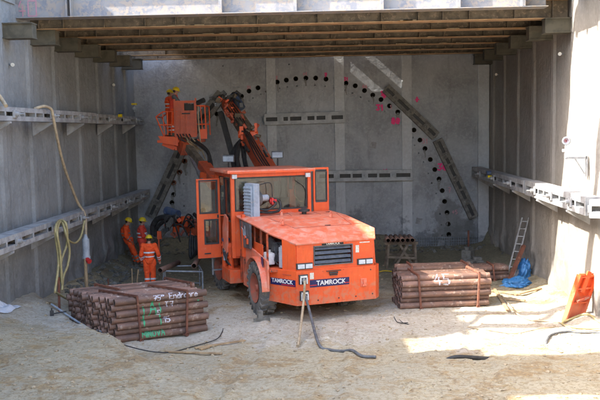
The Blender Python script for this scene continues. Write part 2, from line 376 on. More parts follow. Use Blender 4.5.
def axis(lo, hi, step, far):
    a = []; x = lo; d = step
    while x > -far: x -= d; d *= 1.5; a.append(max(x, -far))
    a = a[::-1]; n = int((hi-lo)/step)
    a += [lo+(hi-lo)*i/n for i in range(n+1)]; x = hi; d = step
    while x < far: x += d; d *= 1.5; a.append(min(x, far))
    return a
xs = axis(-8.8, 7.2, .055, 300); ys = axis(12.6, 34.4, .06, 300)
g = MB(); nx = len(xs)
g.add([(x, y, gz(x, y)) for y in ys for x in xs], [(j*nx+i, j*nx+i+1, (j+1)*nx+i+1, (j+1)*nx+i) for j in range(len(ys)-1) for i in range(nx-1)], True)
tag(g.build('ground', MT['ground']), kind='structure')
# the land outside the pit, standing at street level behind the walls
ZT = 8.75
for nm, c, d in (('terrain', (-59.8, -5, ZT/2-.5), (100, 84, ZT+1)), ('terrain', (58.2, -5, ZT/2-.5), (100, 84, ZT+1)), ('terrain', (0, 86.0, ZT/2-.5), (216, 98, ZT+1))):
    tag(MB().box(c, d).build(nm, MT['soil']), kind='structure')
# loose clods and stones
b = MB()
for i in range(3200):
    x = random.uniform(-8, 6.6); y = 14+random.random()**1.3*16
    r = random.choice((.006, .008, .010, .012, .016, .024, .036)) * random.uniform(.7, 1.25)
    b.blob((x, y, gz(x, y)+r*.2), r, (1.2, 1, .7), .35, 1, i)
tag(b.build('loose_clods', MT['clod']), 'small clay clods scattered over the pit floor', 'clods', kind='stuff')
for nm_, mt_, k_, lb_ in (('straw_litter', 'straw', 2600, 'pale straw and wood chips littering the pit floor'), ('dark_litter', 'oldwood', 260, 'dark chips and twigs littering the pit floor')):
    b = MB()
    for i in range(k_):
        x = random.uniform(-8, 6.6); y = 14+random.random()**1.2*12
        if noise.noise(V((x*.6, y*.9, k_))) < -.05: continue
        L_ = random.uniform(.02, .08); a_ = random.gauss(0, .7); z_ = gz(x, y)+.006; dx_, dy_ = math.cos(a_)*L_/2, math.sin(a_)*L_/2
        b.bar((x-dx_, y-dy_, gz(x-dx_, y-dy_)+.006), (x+dx_, y+dy_, gz(x+dx_, y+dy_)+random.uniform(.004, .03)), random.uniform(.006, .018), .005)
    tag(b.build(nm_, MT[mt_]), lb_, 'litter', kind='stuff')
b = MB()
for i in range(420):
    s = random.random()
    if s < .45: x = random.uniform(-8.2, -7.0); y = random.uniform(24, 34)
    else: x = random.uniform(-8, 6.6); y = random.uniform(32.8, 34.0)
    r = random.uniform(.03, .11); b.blob((x, y, gz(x, y)+r*.2), r, (1.2, 1, .7), .4, 1, i)
tag(b.build('rubble', MT['stone']), 'grey shotcrete rubble along the foot of the walls', 'rubble', kind='stuff')

# ------------------------------------------------------------------ pit walls
YB = 34.3
def xl(y): return -8.65+.032*max(0, y-20)
XR = 6.92
PL = [16.9, 19.0, 21.1, 23.1, 25.1, 27.3, 29.4, 31.4, 33.0]
def side_wall(name, xf, sgn, seams, material, label):
    ys_ = []; y = 2.
    while y < YB+.2: ys_.append(y); y += .10 if y < 15 else .045
    zs = [-1.2+.14*i for i in range(72)]
    vs = []
    for z in zs:
        for y in ys_:
            d = min(abs(y-s) for s in seams)
            off = .06*(1-sstep(.165, .20, d))                       # dusted flange of the soldier pile
            k = min(1, d/1.0); off -= .008*math.sin(k*PI/2)
            off += .014*noise.noise(V((y*1.1, z*.9, 4*sgn)))+.008*noise.noise(V((y*5, z*5, 1)))+.006*noise.noise(V((y*11, z*11, 1)))
            off += .26*max(0, noise.noise(V((y*1.7, z*1.9, 8)))+.15)*sstep(1.5, .2, z)*sstep(23, 27, y)
            vs.append((xf(y)-sgn*off, y, z))
    n = len(ys_)
    m = MB().add(vs, [(j*n+i, j*n+i+1, (j+1)*n+i+1, (j+1)*n+i) for j in range(len(zs)-1) for i in range(n-1)], True)
    x0 = xf(20)+sgn*.75
    m.box((x0, (2+YB)/2+.2, 3.7), (.9, YB-1.6, 9.96))
    return tag(m.build(name, material), label, 'wall')
side_wall('pit_wall', xl, -1, PL, MT['leftwall'], 'grey shotcrete pit wall on the left with the yellow hose hanging on it')
RS = [18.4, 20.5, 22.7, 24.7, 27.0, 29.2, 31.4, 33.4]
side_wall('pit_wall', lambda y: XR, 1, RS, MT['rightwall'], 'sunlit shotcrete pit wall on the right behind the leaning ladder')

BIG = [(241.5,96.2),(249,91),(258,87.8),(277.2,82),(286.3,80),(295.8,78.7),(305.9,78),(315.7,78),(326,79),(346,83.1),(355.3,85.7),(364.5,90.5),(372.8,95),(381,99.5),(389.5,105.8),(397.8,112),(414,130),(420,140),(425,148.5),(430.3,159.5),(434.8,169.5),(439,179),(442.2,190.6),(444.6,201.4),(447,212.5),(448.2,224),(448.8,234.4),(185,161),(180,172),(174,182.5),(173.5,194.5),(172,202.5),(217,114),(228,105),(190,151),(171,213),(171,224),(196,141)]
SMALL = [(279.7,88.4),(287.4,87),(297,86),(306,85.5),(315,85.3),(325,86.5),(334,87.8),(344.5,90.3),(352.5,93.2),(360.5,97.2),(368.5,101),(376,105.5),(384.5,111.5),(391.5,118),(398.5,124.5),(413,137.5),(414.5,145.2),(418.5,153),(423.3,162),(428.3,173.5),(431.5,183),(436,193.5),(437.5,204.3),(440,214),(441.5,225),(442,235.5),(243.5,102.5),(253,98),(261,94.3),(265.5,91.5),(192.5,164),(187.3,173.3),(183.5,184),(182,195.5),(201,144),(216,125.5),(289,64.5),(437,204.5),(184,206),(180,222),(223,66),(394,174)]
m = MB().box(((-8.45+7.2)/2, YB+.6, 3.7), (15.65, 1.2, 9.9))
bw = m.build('pit_end_wall', MT['backwall'])
cut = MB()
for i, (px, py) in enumerate(BIG):
    p = at(px, py, YB); cut.cyl((p.x, YB-.3, p.z), (p.x, YB+.55, p.z), .104, n=20)
for px, py in SMALL:
    p = at(px, py, YB); cut.cyl((p.x, YB-.3, p.z), (p.x, YB+.35, p.z), .034, n=10)
co = cut.build('cutter', MT['hole'])
md = bw.modifiers.new('b', 'BOOLEAN'); md.object = co; md.operation = 'DIFFERENCE'; md.solver = 'EXACT'
bpy.context.view_layer.update()
dg = bpy.context.evaluated_depsgraph_get()
me = bpy.data.meshes.new_from_object(bw.evaluated_get(dg)); bw.modifiers.clear(); bw.data = me
bpy.data.objects.remove(co)
tag(bw, 'grey shotcrete end wall of the pit with an arch of drilled holes', 'wall')
for i, (px, py) in enumerate(BIG):                       # pipe sockets, a few stand out of the wall
    p = at(px, py, YB); out = .015+.02*random.random()
    if i in (27, 29, 28): out = .22
    r1, r0 = .101, .087
    s = MB().lathe((p.x, YB+.5, p.z), (p.x, YB-out, p.z), [(0, 0), (0, r0-.002), (0.02, r0), (.5+out, r0), (.5+out, r1), (0, r1)], 20)
    s.build('hole_casing', MT['hole'] if out < .1 else MT['rust'], bw)
for px, w_ in ((267.8, .40), (336.0, .42), (403.6, .42)):
    a = at(px, 62, YB); x0 = a.x+.12
    MB().box((x0, YB-.03, 3.95), (w_, .09, 8.9), bev=.02).build('pilaster', MT['pilaster'], bw)
MB().box((at(478, 100, YB).x+.22, YB-.05, 3.95), (.46, .14, 8.9), bev=.03).build('pilaster', MT['pilaster'], bw)

# spray marks: short strokes of overlapping dots on a surface
GL = {'0': [[(0,0),(0,1),(.6,1),(.6,0),(0,0)]], '1': [[(.1,.7),(.35,1),(.35,0)]], '3': [[(0,1),(.6,1),(.25,.55),(.6,.3),(.3,0),(0,.1)]], '4': [[(.35,1),(0,.35),(.65,.35)],[(.45,.7),(.45,0)]],
 '5': [[(.6,1),(.05,1),(.05,.55),(.5,.55),(.6,.25),(.4,0),(0,.05)]], '7': [[(0,1),(.6,1),(.25,0)],[(.1,.5),(.5,.5)]], 'E': [[(.6,1),(0,1),(0,0),(.6,0)],[(0,.5),(.45,.5)]], 'n': [[(0,.6),(0,0)],[(0,.5),(.3,.6),(.5,.45),(.5,0)]],
 'd': [[(.5,1),(.5,0),(.1,0),(0,.3),(.15,.55),(.5,.5)]], 'r': [[(0,.6),(0,0)],[(0,.4),(.2,.6),(.4,.55)]], 'o': [[(.25,.6),(0,.4),(.05,.05),(.35,0),(.5,.3),(.25,.6)]], 'h': [[(0,1),(0,0)],[(0,.45),(.3,.6),(.5,.4),(.5,0)]], 'e': [[(0,.3),(.5,.35),(.3,.6),(.05,.45),(0,.15),(.3,0),(.5,.1)]],
 'A': [[(0,0),(.3,1),(.6,0)],[(.12,.4),(.5,.4)]], 'T': [[(0,1),(.7,1)],[(.35,1),(.35,0)]], 'M': [[(0,0),(0,1),(.35,.4),(.7,1),(.7,0)]], 'I': [[(0,1),(0,0)]], 'N': [[(0,0),(0,1),(.5,0),(.5,1)]], 'O': [[(.3,1),(0,.6),(.05,.1),(.35,0),(.6,.4),(.5,.9),(.3,1)]], 'V': [[(0,1),(.3,0),(.6,1)]],
 '.': [[(0,0),(.06,0)]], 'x': [[(0,.7),(.6,.1)],[(.05,.1),(.6,.75)]], '+': [[(0,.5),(.7,.5)],[(.35,.9),(.35,.1)]], '#': [[(0,.3),(.7,.4)],[(0,.7),(.7,.75)],[(.2,0),(.25,1)],[(.5,0),(.5,1)],[(.05,.5),(.65,.55)]], "'": [[(0,1),(0,.75)],[(.12,1),(.12,.75)]], ' ': []}
def strokes(txt, h, adv=.85, step=.35, lw=.02, slant=0):
    pts = []; x = 0
    for ch in txt:
        g_ = GL.get(ch, []); wmax = max([p[0] for s in g_ for p in s] or [.35])
        for s in g_:
            for (a, b_) in zip(s[:-1], s[1:]):
                L = math.hypot(b_[0]-a[0], b_[1]-a[1])*h; k = max(1, int(L/(lw*step)))
                for i in range(k+1):
                    t = i/k; pts.append((x+(a[0]+(b_[0]-a[0])*t)*h*.9, (a[1]+(b_[1]-a[1])*t)*h))
        x += (wmax+.28)*h*adv
    return pts, x
def wall_mark(px, py, txt, h, lw, m, parent, Y=YB):
    p = at(px, py, Y); mk = MB(); pts, W = strokes(txt, h, lw=lw)
    for i, (u, v_) in enumerate(pts):
        r = lw*random.uniform(.6, 1.1); cx = p.x+u-W/2+random.gauss(0, lw*.15); cz = p.z+v_-h/2+random.gauss(0, lw*.15)
        yy = Y-.003-.0002*(i % 40)
        mk.add([(cx+r*math.cos(a), yy, cz+r*math.sin(a)) for a in [k*PI/3+i for k in range(6)]], [(5, 4, 3, 2, 1, 0)])
    return mk.build('paint_mark', m, parent)
for (px, py, tx, h, lw, k) in [(384.5,93,'x',.26,.075,'pink'),(385,95,'+',.2,.07,'pink'),(380,107.5,'31',.22,.035,'pink'),(396,121,'##',.22,.045,'pink'),(391,107,'1',.16,.03,'palepink'),(417.5,99.5,'+',.22,.04,'pink'),
    (425,141,'51',.18,.02,'palepink'),(443,167,'3#',.26,.035,'pink'),(450,190,'7',.2,.018,'palepink'),(455,212,'+5',.16,.016,'palepink'),(385,171,'+1',.14,.03,'pink'),(365,86.5,'44',.14,.022,'palepink'),(346,79,'31',.13,.022,'pink'),(326,75,'7',.15,.028,'pink'),(305,74,'+1',.12,.022,'palepink'),(276,78,'13',.13,.02,'palepink'),(249,87.5,'31',.12,.02,'palepink')]:
    wall_mark(px, py, tx, h, lw, MT[k], bw)

random.seed(12)
for i, (px, py) in enumerate(BIG):
    if i % 3 and i < 26: continue
    p = at(px, py, YB); mk = MB(); L_ = random.uniform(.15, .55); n_ = int(L_/.012); w0 = random.uniform(.04, .09); x_ = p.x+random.uniform(-.05, .05)
    for k in range(n_):
        t_ = k/n_; rr = w0*(1-.7*t_)*random.uniform(.6, 1.2); cx = x_+.02*math.sin(k*.15+i)+random.gauss(0, .006); cz = p.z-.10-L_*t_
        mk.add([(cx+rr*math.cos(a), YB-.0012-.00004*k, cz+rr*math.sin(a)) for a in [q*PI/3+k for q in range(6)]], [(5, 4, 3, 2, 1, 0)])
    mk.build('drip_stain', MT['stain'], bw)

# ------------------------------------------------------------------ deck over the pit
def cross_beam(Y, z, h, wfl, x0, x1, mats, label, group, stiff=1.2, name='deck_beam'):
    f = MB()
    for zz, t in ((z+.011, .022), (z+h-.011, .022)): f.box(((x0+x1)/2, Y, zz), (x1-x0, wfl, t))
    o = f.build(name, mats[0]); tag(o, label, 'beam', group)
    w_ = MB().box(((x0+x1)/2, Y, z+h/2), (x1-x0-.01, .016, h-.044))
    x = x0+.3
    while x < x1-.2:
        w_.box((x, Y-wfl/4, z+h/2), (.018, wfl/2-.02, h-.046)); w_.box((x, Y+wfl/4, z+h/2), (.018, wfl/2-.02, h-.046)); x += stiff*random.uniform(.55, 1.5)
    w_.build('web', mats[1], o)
    return o
BY = [23.2, 24.2, 25.3, 26.4, 27.4, 28.5, 29.5, 30.6, 31.5, 32.5, 33.35]
for i, Y in enumerate(BY):
    z = 8.1 if i % 2 == 0 else 8.22
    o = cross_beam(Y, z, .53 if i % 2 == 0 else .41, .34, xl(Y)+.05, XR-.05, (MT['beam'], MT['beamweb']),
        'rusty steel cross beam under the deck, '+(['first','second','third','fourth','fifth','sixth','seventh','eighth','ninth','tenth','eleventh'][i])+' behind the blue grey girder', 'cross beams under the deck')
    c = MB()
    for k in range(5):
        x = random.uniform(-6, 5); c.box((x, Y-.1, z+.035), (random.uniform(.1, .5), .12, .03))
    c.build('dirt_crust', MT['clod'], o)
gr = cross_beam(22.6, 8.34, 1.13, .5, -10.2, 6.1, (MT['girder'], MT['girder']), 'blue grey steel girder with stiffeners across the front of the deck', 'front girder', 1.0, 'front_girder')
for ch in list(gr.children): bpy.data.objects.remove(ch)
w_ = MB().box(((-10.2+6.1)/2, 22.6, 8.34+.565), (16.28, .02, 1.08)); 
for px in (3.2, 66, 70.2, 220, 295, 382, 459, 524): x = at(px, 5, 22.35).x; w_.box((x, 22.47, 8.905), (.09 if px not in (66, 70.2) else .03, .236, 1.076)); w_.box((x, 22.73, 8.905), (.03, .236, 1.076))
w_.build('web', MT['girder'], gr)
p = at(6, 8, 22.58); 
mk = MB(); pts, W = strokes('1.40', .42, lw=.022)
for i, (u, v_) in enumerate(pts):
    r = .02*random.uniform(.6, 1.1); cx = p.x-.05+u; cz = 8.42+v_
    mk.add([(cx+r*math.cos(a), 22.586-.0002*(i % 30), cz+r*math.sin(a)) for a in [k*PI/3 for k in range(6)]], [(5, 4, 3, 2, 1, 0)])
mk.build('paint_mark', MT['palepink'], gr)
# decking plates, with the slot left open along the end wall
plates = [(-8.6, -6.2, 22.9, 30.3), (-6.18, -4.9, 22.9, 34.2), (-4.88, -1.2, 22.9, 34.25), (-1.18, -.42, 22.9, 34.25), (-.40, .25, 22.9, 33.68), (.27, .90, 22.9, 34.25), (.92, 1.5, 22.9, 33.72), (1.52, 6.9, 22.9, 34.25)]
for i, (x0, x1, y0, y1) in enumerate(plates):
    tag(MB().box(((x0+x1)/2, (y0+y1)/2, 8.66+.09), (x1-x0, y1-y0, .17)).build('deck_panel', MT['plank']), 'dark timber deck panel over the pit, '+ORD[i]+' from the left wall', 'deck panel', 'panels of the deck')
for i, (x0, x1, y0) in enumerate(((-.40, .25, 33.70), (.92, 1.5, 33.74))):  # added bars that thin out the sun falling through the slot
    m = MB(); k = 0
    while y0+.01+k*.02 < 34.25: m.box(((x0+x1)/2, y0+.01+k*.02, 8.80), (x1-x0, .0115, .012)); k += 1
    m.box((x0+.01, (y0+34.25)/2, 8.77), (.02, 34.25-y0, .03)); m.box((x1-.01, (y0+34.25)/2, 8.77), (.02, 34.25-y0, .03))
    tag(m.build('sun_dimming_grating', MT['darkwaler']), ('left' if i == 0 else 'right')+' added bar grating dimming the sun in the deck slot at the end wall', 'sun grating', 'added sun-dimming gratings in the deck slot')
# brackets at the wall heads: short stubs of I-beam across the wall face
for side, lst in (('left', [21.4, 23.1, 25.0, 27.0, 28.9, 30.9, 32.5]), ('right', [22.8, 24.6, 27.0, 29.2, 31.4, 33.4])):
    for i, Y in enumerate(lst):
        if side == 'left': x0, x1 = xl(Y)-.1, xl(Y)+.80
        else: x0, x1 = XR-.78, XR+.1
        m = MB(); xc = (x0+x1)/2
        m.box((xc, Y+.22, 7.69), (x1-x0, .44, .03)); m.box((xc, Y+.22, 8.075), (x1-x0, .44, .03)); m.box((xc, Y+.05, 7.8825), (x1-x0-.02, .02, .353))
        m.box((x0+.03 if side == 'right' else x1-.03, Y+.24, 7.8825), (.02, .36, .353))
        tag(m.build('beam_bracket', MT['bracket']), 'grey steel bracket at the head of the %s wall, %s from the front girder' % (side, ORD[i]), 'bracket', 'brackets under the deck beams on the %s wall' % side)
m = MB().box((5.93, 20.75, 9.36), (1.84, 2.9, .06))  # added platform out of view, shades the top of the right wall
for k in range(4): m.box((5.93, 19.5+k*.83, 9.26), (1.84, .08, .14))
tag(m.build('wall_shade_platform', MT['plank']), 'added unseen shade platform at the head of the right wall before the front girder', 'shade platform')
# capping of the right wall and the street level kerbs
tag(MB().box((7.15, 12.2, 9.0), (1.3, 20.2, .62), bev=.03).build('capping_beam', MT['rightwall']), 'concrete capping beam along the top of the right wall', 'capping beam')
tag(MB().box((-9.1, 12.2, 9.0), (1.1, 20.2, .62), bev=.03).build('capping_beam', MT['leftwall']), 'concrete capping beam along the top of the left wall', 'capping beam')
# added shade casters out of view: left wall screen, struts before the deck
h_ = empty('shade_screen', (-9.3, 8, 9.3), 0, 'added unseen shade screen of boards on top of the left wall', 'shade screen')
mm = MB().box((0, .7-8+.0, 1.1), (.06, 28.4-.0, 2.05)).box((0, 18.2, 1.1), (.06, 20.0, 2.05)); mm.build('boards', MT['oldwood'], h_)
for k in range(14): MB().box((.09, -12+k*3.0, 1.05), (.1, .1, 2.1)).build('post', MT['oldwood'], h_)
for i, (Y, wd) in enumerate(((18.3, 1.4),)):  # added strut, unseen, casts a shade strip on the floor
    m = MB(); m.box((-.9, Y-wd/2, 9.35), (17.5, .3, .6)); m.box((-.9, Y+wd/2, 9.35), (17.5, .3, .6))
    for k in range(9): m.bar((-9+k*1.9, Y-wd/2+.14, 9.35), (-8.1+k*1.9, Y+wd/2-.14, 9.35), .14, .14)
    tag(m.build('shade_strut', MT['beam']), 'added unseen double strut across the pit, shading the floor, '+ORD[i]+' before the front girder', 'shade strut', 'added shade struts across the pit')

tag(MB().box((-6.0, 13.1, 9.45), (7.4, 3.0, .3)).box((-6.0, 11.85, 9.9), (7.4, .1, .6)).box((-6.0, 14.55, 9.9), (7.4, .1, .6)).build('shade_platform', MT['plank']), 'added unseen shade platform reaching out over the pit from the left wall top', 'shade platform')  # added slab out of view, keeps the sun off the near ground

# ------------------------------------------------------------------ walers along the walls
def waler(name, a, b, h, depth, out, mt, label, seg=.62, brk=True, heads=(.2, .5, .8), gap=.30, up=V((0, 0, 1))):
    """two channels one over the other with spacer plates; 'out' points from the wall to the pit"""
    a, b, out, up = V(a), V(b), V(out).normalized(), V(up).normalized()
    r = empty(name, a, 0, label, 'waler', 'waler beams on the pit walls'); X = Matrix.Translation(-a)
    ch = h*(1-gap)/2; d = (b-a).normalized()
    for s, nm in ((1, 'upper_channel'), (-1, 'lower_channel')):
        c0 = up*s*(h-ch)/2; m = MB()
        m.bar(a+c0-out*.008, b+c0-out*.008, .016, ch, up) if False else None
        m2, L = frame(a+c0, b+c0, up); m.box((a+b)/2+c0-out*.01, (.016, ch, L) , m2)
        for q in (ch/2-.006, -ch/2+.006): m.box((a+b)/2+c0+up*q-out*(depth/2+.02), (depth, .012, L), m2)
        m.build(nm, mt, r, X)
    MB().box((a+b)/2-out*(depth*.55), (.02, h*.5, (b-a).length*.985), frame(a, b, up)[0]).build('slot_shade', MT['dark'] if mt in (MT['darkwaler'], MT['walerlight']) else MT['darkwaler'], r, X)  # dark box paints the shade in the slot between the channels
    L = (b-a).length; n = int(L/seg)
    m2, _ = frame(a, b, up)
    for i in range(n+1):
        p = a+d*(L*(i/n)*.99+L*.005)+d*random.uniform(-.12, .12)*(0 < i < n)
        MB().box(p-out*(depth/2+.004), (depth*.9, h*.94, .05), m2).box(p-out*.004, (.014, h*gap+.04, .09), m2).build('spacer_plate', mt, r, X)
    for t in heads:
        p = a+d*L*t
        MB().box(p+out*.02, (.04, h*.55, .26), m2, .006).cyl(p+out*.04, p+out*.13, .06).cyl(p+out*.13, p+out*.24, .02).build('anchor_head', mt, r, X)
    if brk:
        n = max(2, int(L/2.4))
        for i in range(n):
            p = a+d*L*(i+.5)/n-up*h/2
            w0 = p-out*(depth+.22); t = d*.05
            MB().poly([p-up*.015+out*.02-t, p-up*.06+out*.02-t, w0-up*.40-t, w0-up*.015-t], t*2).build('bracket', mt, r, X)
    return r
waler('waler_beam', (-7.75, 18.0, 5.62), (-7.75, 27.0, 5.62), .34, .32, (1, 0, 0), MT['waler'], 'grey double channel waler high on the left wall, nearer half')
waler('waler_beam', (-7.75, 27.2, 5.60), (-7.75, 34.1, 5.60), .32, .32, (1, 0, 0), MT['waler'], 'grey double channel waler high on the left wall, farther half with short spacers', seg=.75)
waler('waler_beam', (-7.62, 17.5, 2.50), (-7.62, 26.2, 2.50), .38, .4, (1, 0, 0), MT['waler'], 'grey waler low on the left wall behind the coiled yellow hose', seg=.9)
waler('waler_beam', (-7.62, 26.4, 2.50), (-7.62, 34.1, 2.50), .36, .4, (1, 0, 0), MT['waler'], 'grey waler low on the left wall above the workers', seg=.8)
waler('waler_beam', (6.15, 25.2, 3.2), (6.15, 34.1, 3.22), .40, .36, (-1, 0, 0), MT['waler'], 'grey waler on the right wall ending near the end wall', seg=.9)
waler('waler_beam', (6.15, 19.2, 3.16), (6.15, 25.0, 3.2), .44, .36, (-1, 0, 0), MT['waler'], 'bright sunlit waler on the right wall above the orange formwork', seg=.7)
waler('waler_beam', (6.2, 19.05, 3.12), (7.3, 18.5, 3.14), .44, .3, (-.5, -.85, 0), MT['waler'], 'short angled waler piece at the right edge', seg=.7, brk=False, heads=())
# on the end wall
def wal_px(p0, p1, h, mt, label, **k):
    a = at(*p0, YB-.30); b = at(*p1, YB-.30)
    d = (b-a).normalized(); up = V((0, -1, 0)).cross(d); up = up if up.z > 0 else -up
    return waler('waler_beam', a, b, h, .22, (0, -1, 0), mt, label, up=up, brk=False, **k)
wal_px((264.5, 119.5), (344.5, 117), .46, MT['walerlight'], 'short horizontal waler on the end wall under the crown of the hole arch', seg=1.0, gap=.36)
wal_px((318, 176.3), (412, 175), .46, MT['walerlight'], 'longer horizontal waler on the end wall to the right of the cab', seg=1.3, gap=.36)
wal_px((386, 88), (436, 136), .42, MT['darkwaler'], 'dark sloping waler on the upper right of the hole arch', seg=1.1)
wal_px((438, 140), (474, 217), .42, MT['darkwaler'], 'steep dark waler on the lower right of the hole arch', seg=1.2)
wal_px((182, 147), (150, 216), .46, MT['darkwaler'], 'steep dark waler on the lower left of the hole arch', seg=1.2)
wal_px((222, 94), (192, 130), .52, MT['darkwaler'], 'sloping waler behind the man basket on the upper left of the arch', seg=1.1)

# ------------------------------------------------------------------ pipe stacks
def pipe_proto(L, r):
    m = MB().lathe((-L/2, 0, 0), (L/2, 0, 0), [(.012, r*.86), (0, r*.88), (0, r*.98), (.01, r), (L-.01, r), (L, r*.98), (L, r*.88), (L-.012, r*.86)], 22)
    m.cur = 1; m.lathe((-L/2, 0, 0), (L/2, 0, 0), [(.012, r*.86), (L-.012, r*.86)], 22); return m.build('steel_pipe', [MT['pipe'], MT['bore_shade']])
def bundle(O, ang, L, cols, rows, r, word, group, marks=(), jit=.05, straps=(.25, .78), inset=0.0, z0=None, shear=0.):
    """O: front lower left corner; pipes lie along ang; rows of touching pipes, every second row set half a pipe back"""
    U = V((math.cos(ang), math.sin(ang), 0)); W = V((-U.y, U.x, 0)); proto = pipe_proto(L, r); cen = []; used = False
    z0 = O.z if z0 is None else z0
    def world(u, v_, z): return V((O.x, O.y, 0))+U*u+W*v_+V((0, 0, z0+z))
    for j in range(rows):
        for c in range(cols-(j % 2)):
            v_ = r+c*2*r+(r if j % 2 else 0); z = r+j*r*1.732+.004*random.random()
            du = random.uniform(-jit, jit)-shear*v_; o = proto if not used else proto.copy()
            if used: C.objects.link(o)
            used = True; o.location = world(L/2+du, v_, z); o.rotation_euler = (0, 0, 0)
            o.rotation_euler = (random.uniform(0, 6.28), random.uniform(-.002, .002), ang+random.uniform(-.002, .002))
            row = 'bottom' if j == 0 else 'top' if j == rows-1 else ORD[rows-1-j]
            if c == 0: lb = 'front pipe of the %s, %s row%s' % (word, row, '' if row in ('bottom', 'top') else ' from top')
            else: lb = 'rusty pipe behind the front pipes of the %s' % word
            tag(o, lb, 'pipe', group); cen.append((v_, z, o, du, c))
    dirv, dirz = 1., -.30
    for (u0, zc, txt, h, lw, mt) in marks:
        pts, Wd = strokes(txt, h, lw=lw); per = {}
        for k, (a, b_) in enumerate(pts):
            a += random.gauss(0, lw*.12); b_ += random.gauss(0, lw*.12)
            sv, sz = -.35, zc+b_-h/2+.35*.30; best = None
            dl = math.hypot(dirv, dirz); dv, dz = dirv/dl, dirz/dl
            for (cv, cz, o, du, c) in cen:
                fx, fz = sv-cv, sz-cz; B = fx*dv+fz*dz; D = B*B-(fx*fx+fz*fz-r*r)
                if D < 0: continue
                t = -B-math.sqrt(D)
                if best is None or t < best[0]: best = (t, sv+dv*t, sz+dz*t, cv, cz, o, du)
            if best is None: continue
            t, hv, hz, cv, cz, o, du = best
            nrm = (W*(hv-cv)+V((0, 0, hz-cz))).normalized(); u = u0+a
            if u < du+.02 or u > L+du-.02: continue
            P = world(u, hv, hz)+nrm*(.0015+.0002*(k % 24)); rr = lw*random.uniform(.5, 1.1)*.5*1.3
            T = U; S = nrm.cross(T)
            mk = per.setdefault(o.name, (o, MB()))[1]
            mk.add([P+T*rr*math.cos(q*PI/3)+S*rr*.8*math.sin(q*PI/3) for q in range(6)], [(0, 1, 2, 3, 4, 5)])
        for nm, (o, mk) in per.items():
            bpy.context.view_layer.update(); Mi = (Matrix.Translation(o.location) @ o.rotation_euler.to_matrix().to_4x4()).inverted()
            mk.build('paint_mark', mt, o, Mi)
    H = (rows-1)*r*1.732+2*r; D = cols*2*r
    for i, s in enumerate(straps):
        u = L*s; e = .035; lean = .03*(1 if i else -1)
        m = MB(); a0 = world(u-lean, -e-.02, -.03); a1 = world(u+lean, -e, H+e); b1 = world(u+lean-shear*D, D+.02, H+e); b0 = world(u-shear*D, D+e, .0)
        m.bar(a0, a1, .05, .05, W); m.bar(a1, b1, .05, .05); m.bar(b1, b0, .05, .05, W); m.bar(a0+V((0, 0, .035)), world(u-lean-shear*D, D+e, .005), .045, .03)
        q = world(u-lean, -e-.06, -.0); nn = 12
        m.tube([q+U*.045*math.cos(2*PI*k/nn)+V((0, 0, .045*math.sin(2*PI*k/nn)+.03)) for k in range(nn+1)], .011, 6, 1)
        tag(m.build('pipe_rack', MT['orange_worn' if False else 'rust']), 'rusty square bar rack round the %s, %s one' % (word, 'left' if i == 0 else 'right'), 'rack', 'racks round the pipe stacks')
    return world
pA = onZ(118.5, 344, .0); angA = math.radians(29)
bundle(pA, angA, 2.36, 7, 7, .088, 'big stack at the lower left', 'pipes of the big front stack at the lower left',
 [(.92, 1.02, "75''", .13, .024, MT['whitespray']), (1.32, 1.035, 'Endrohre', .145, .024, MT['whitespray']), (1.22, .84, 'T', .13, .026, MT['whitespray']), (1.36, .84, '7', .13, .026, MT['whitespray']), (1.0, .66, 'EI', .10, .026, MT['whitespray']), (1.15, .46, '15', .15, .026, MT['whitespray']),
  (.66, .60, 'I', .5, .036, MT['green']), (.80, .78, 'A', .34, .034, MT['green']), (1.08, .62, 'I', .55, .03, MT['green']), (.62, .46, '7', .12, .03, MT['green']), (.60, .145, 'MINOVA', .15, .026, MT['green']), (2.1, .9, '.', .1, .04, MT['green'])], shear=.5, straps=(.22, .74))
pB = onZ(90, 331, 0.); 
bundle(pB+V((-.05, .25, 0)), math.radians(25), 2.9, 6, 6, .088, 'rear stack at the lower left', 'pipes of the rear stack at the lower left', straps=(.28, .93), jit=.04, shear=.45)
pC = onZ(401.5, 310, 0.)
bundle(pC, math.radians(9), 2.6, 6, 6, .088, 'front stack right of the drill rig', 'pipes of the front stack on the right', [(.98, .83, '45', .32, .042, MT['whitespray']), (1.25, .74, '.', .1, .03, MT['green'])], straps=(.20, .86))
bundle(V((2.15, 24.75, 0)), math.radians(6), 2.45, 4, 5, .088, 'second stack behind the white 45', 'pipes of the rear stack on the right', straps=(.2, .9))
bundle(V((4.0, 26.4, 0)), math.radians(3), 2.0, 4, 3, .088, 'low stack near the ladder', 'pipes of the low stack near the ladder', straps=(.75,))

# ------------------------------------------------------------------ drilling rig
JR = math.radians(22); JO = V((.095, 21.21, 0))
RW = Matrix.Translation(JO) @ rotz(JR); RI = RW.inverted()
R = empty('drilling_rig', JO, JR, 'orange two-boom drilling rig with a man basket, seen from behind, standing in the pit', 'drilling rig')
R.rotation_euler = (0, 0, JR)
OR, OD, OG = MT['orange'], MT['orange_dusty'], MT['orange_greasy']
def quad(m, pts, th): return m.poly(pts, th)
# chassis and rear counterweight plate
MB().box((-.05, 3.6, .78), (1.5, 6.6, .5)).box((-.05, 6.6, 1.2), (1.7, 1.3, .9)).build('chassis', OG, R, bev=.02)
m = MB()   # wrap-round rear bumper: plan polygon with chamfers
pl = [(-1.0, 0), (1.3, 0), (1.5, .22), (1.5, .95), (1.38, .95), (1.38, .3), (1.22, .12), (-.95, .12), (-1.42, .92), (-1.42, 1.15), (-1.56, 1.15), (-1.52, .84)]
n = len(pl); vs = [(x, y, .45+.04*(y > .5)) for x, y in pl]+[(x, y, 1.38) for x, y in pl]
m.add(vs, [list(range(n))[::-1], list(range(n, 2*n))]+[(i, (i+1) % n, n+(i+1) % n, n+i) for i in range(n)])
m.build('rear_bumper', OR, R, bev=.008)
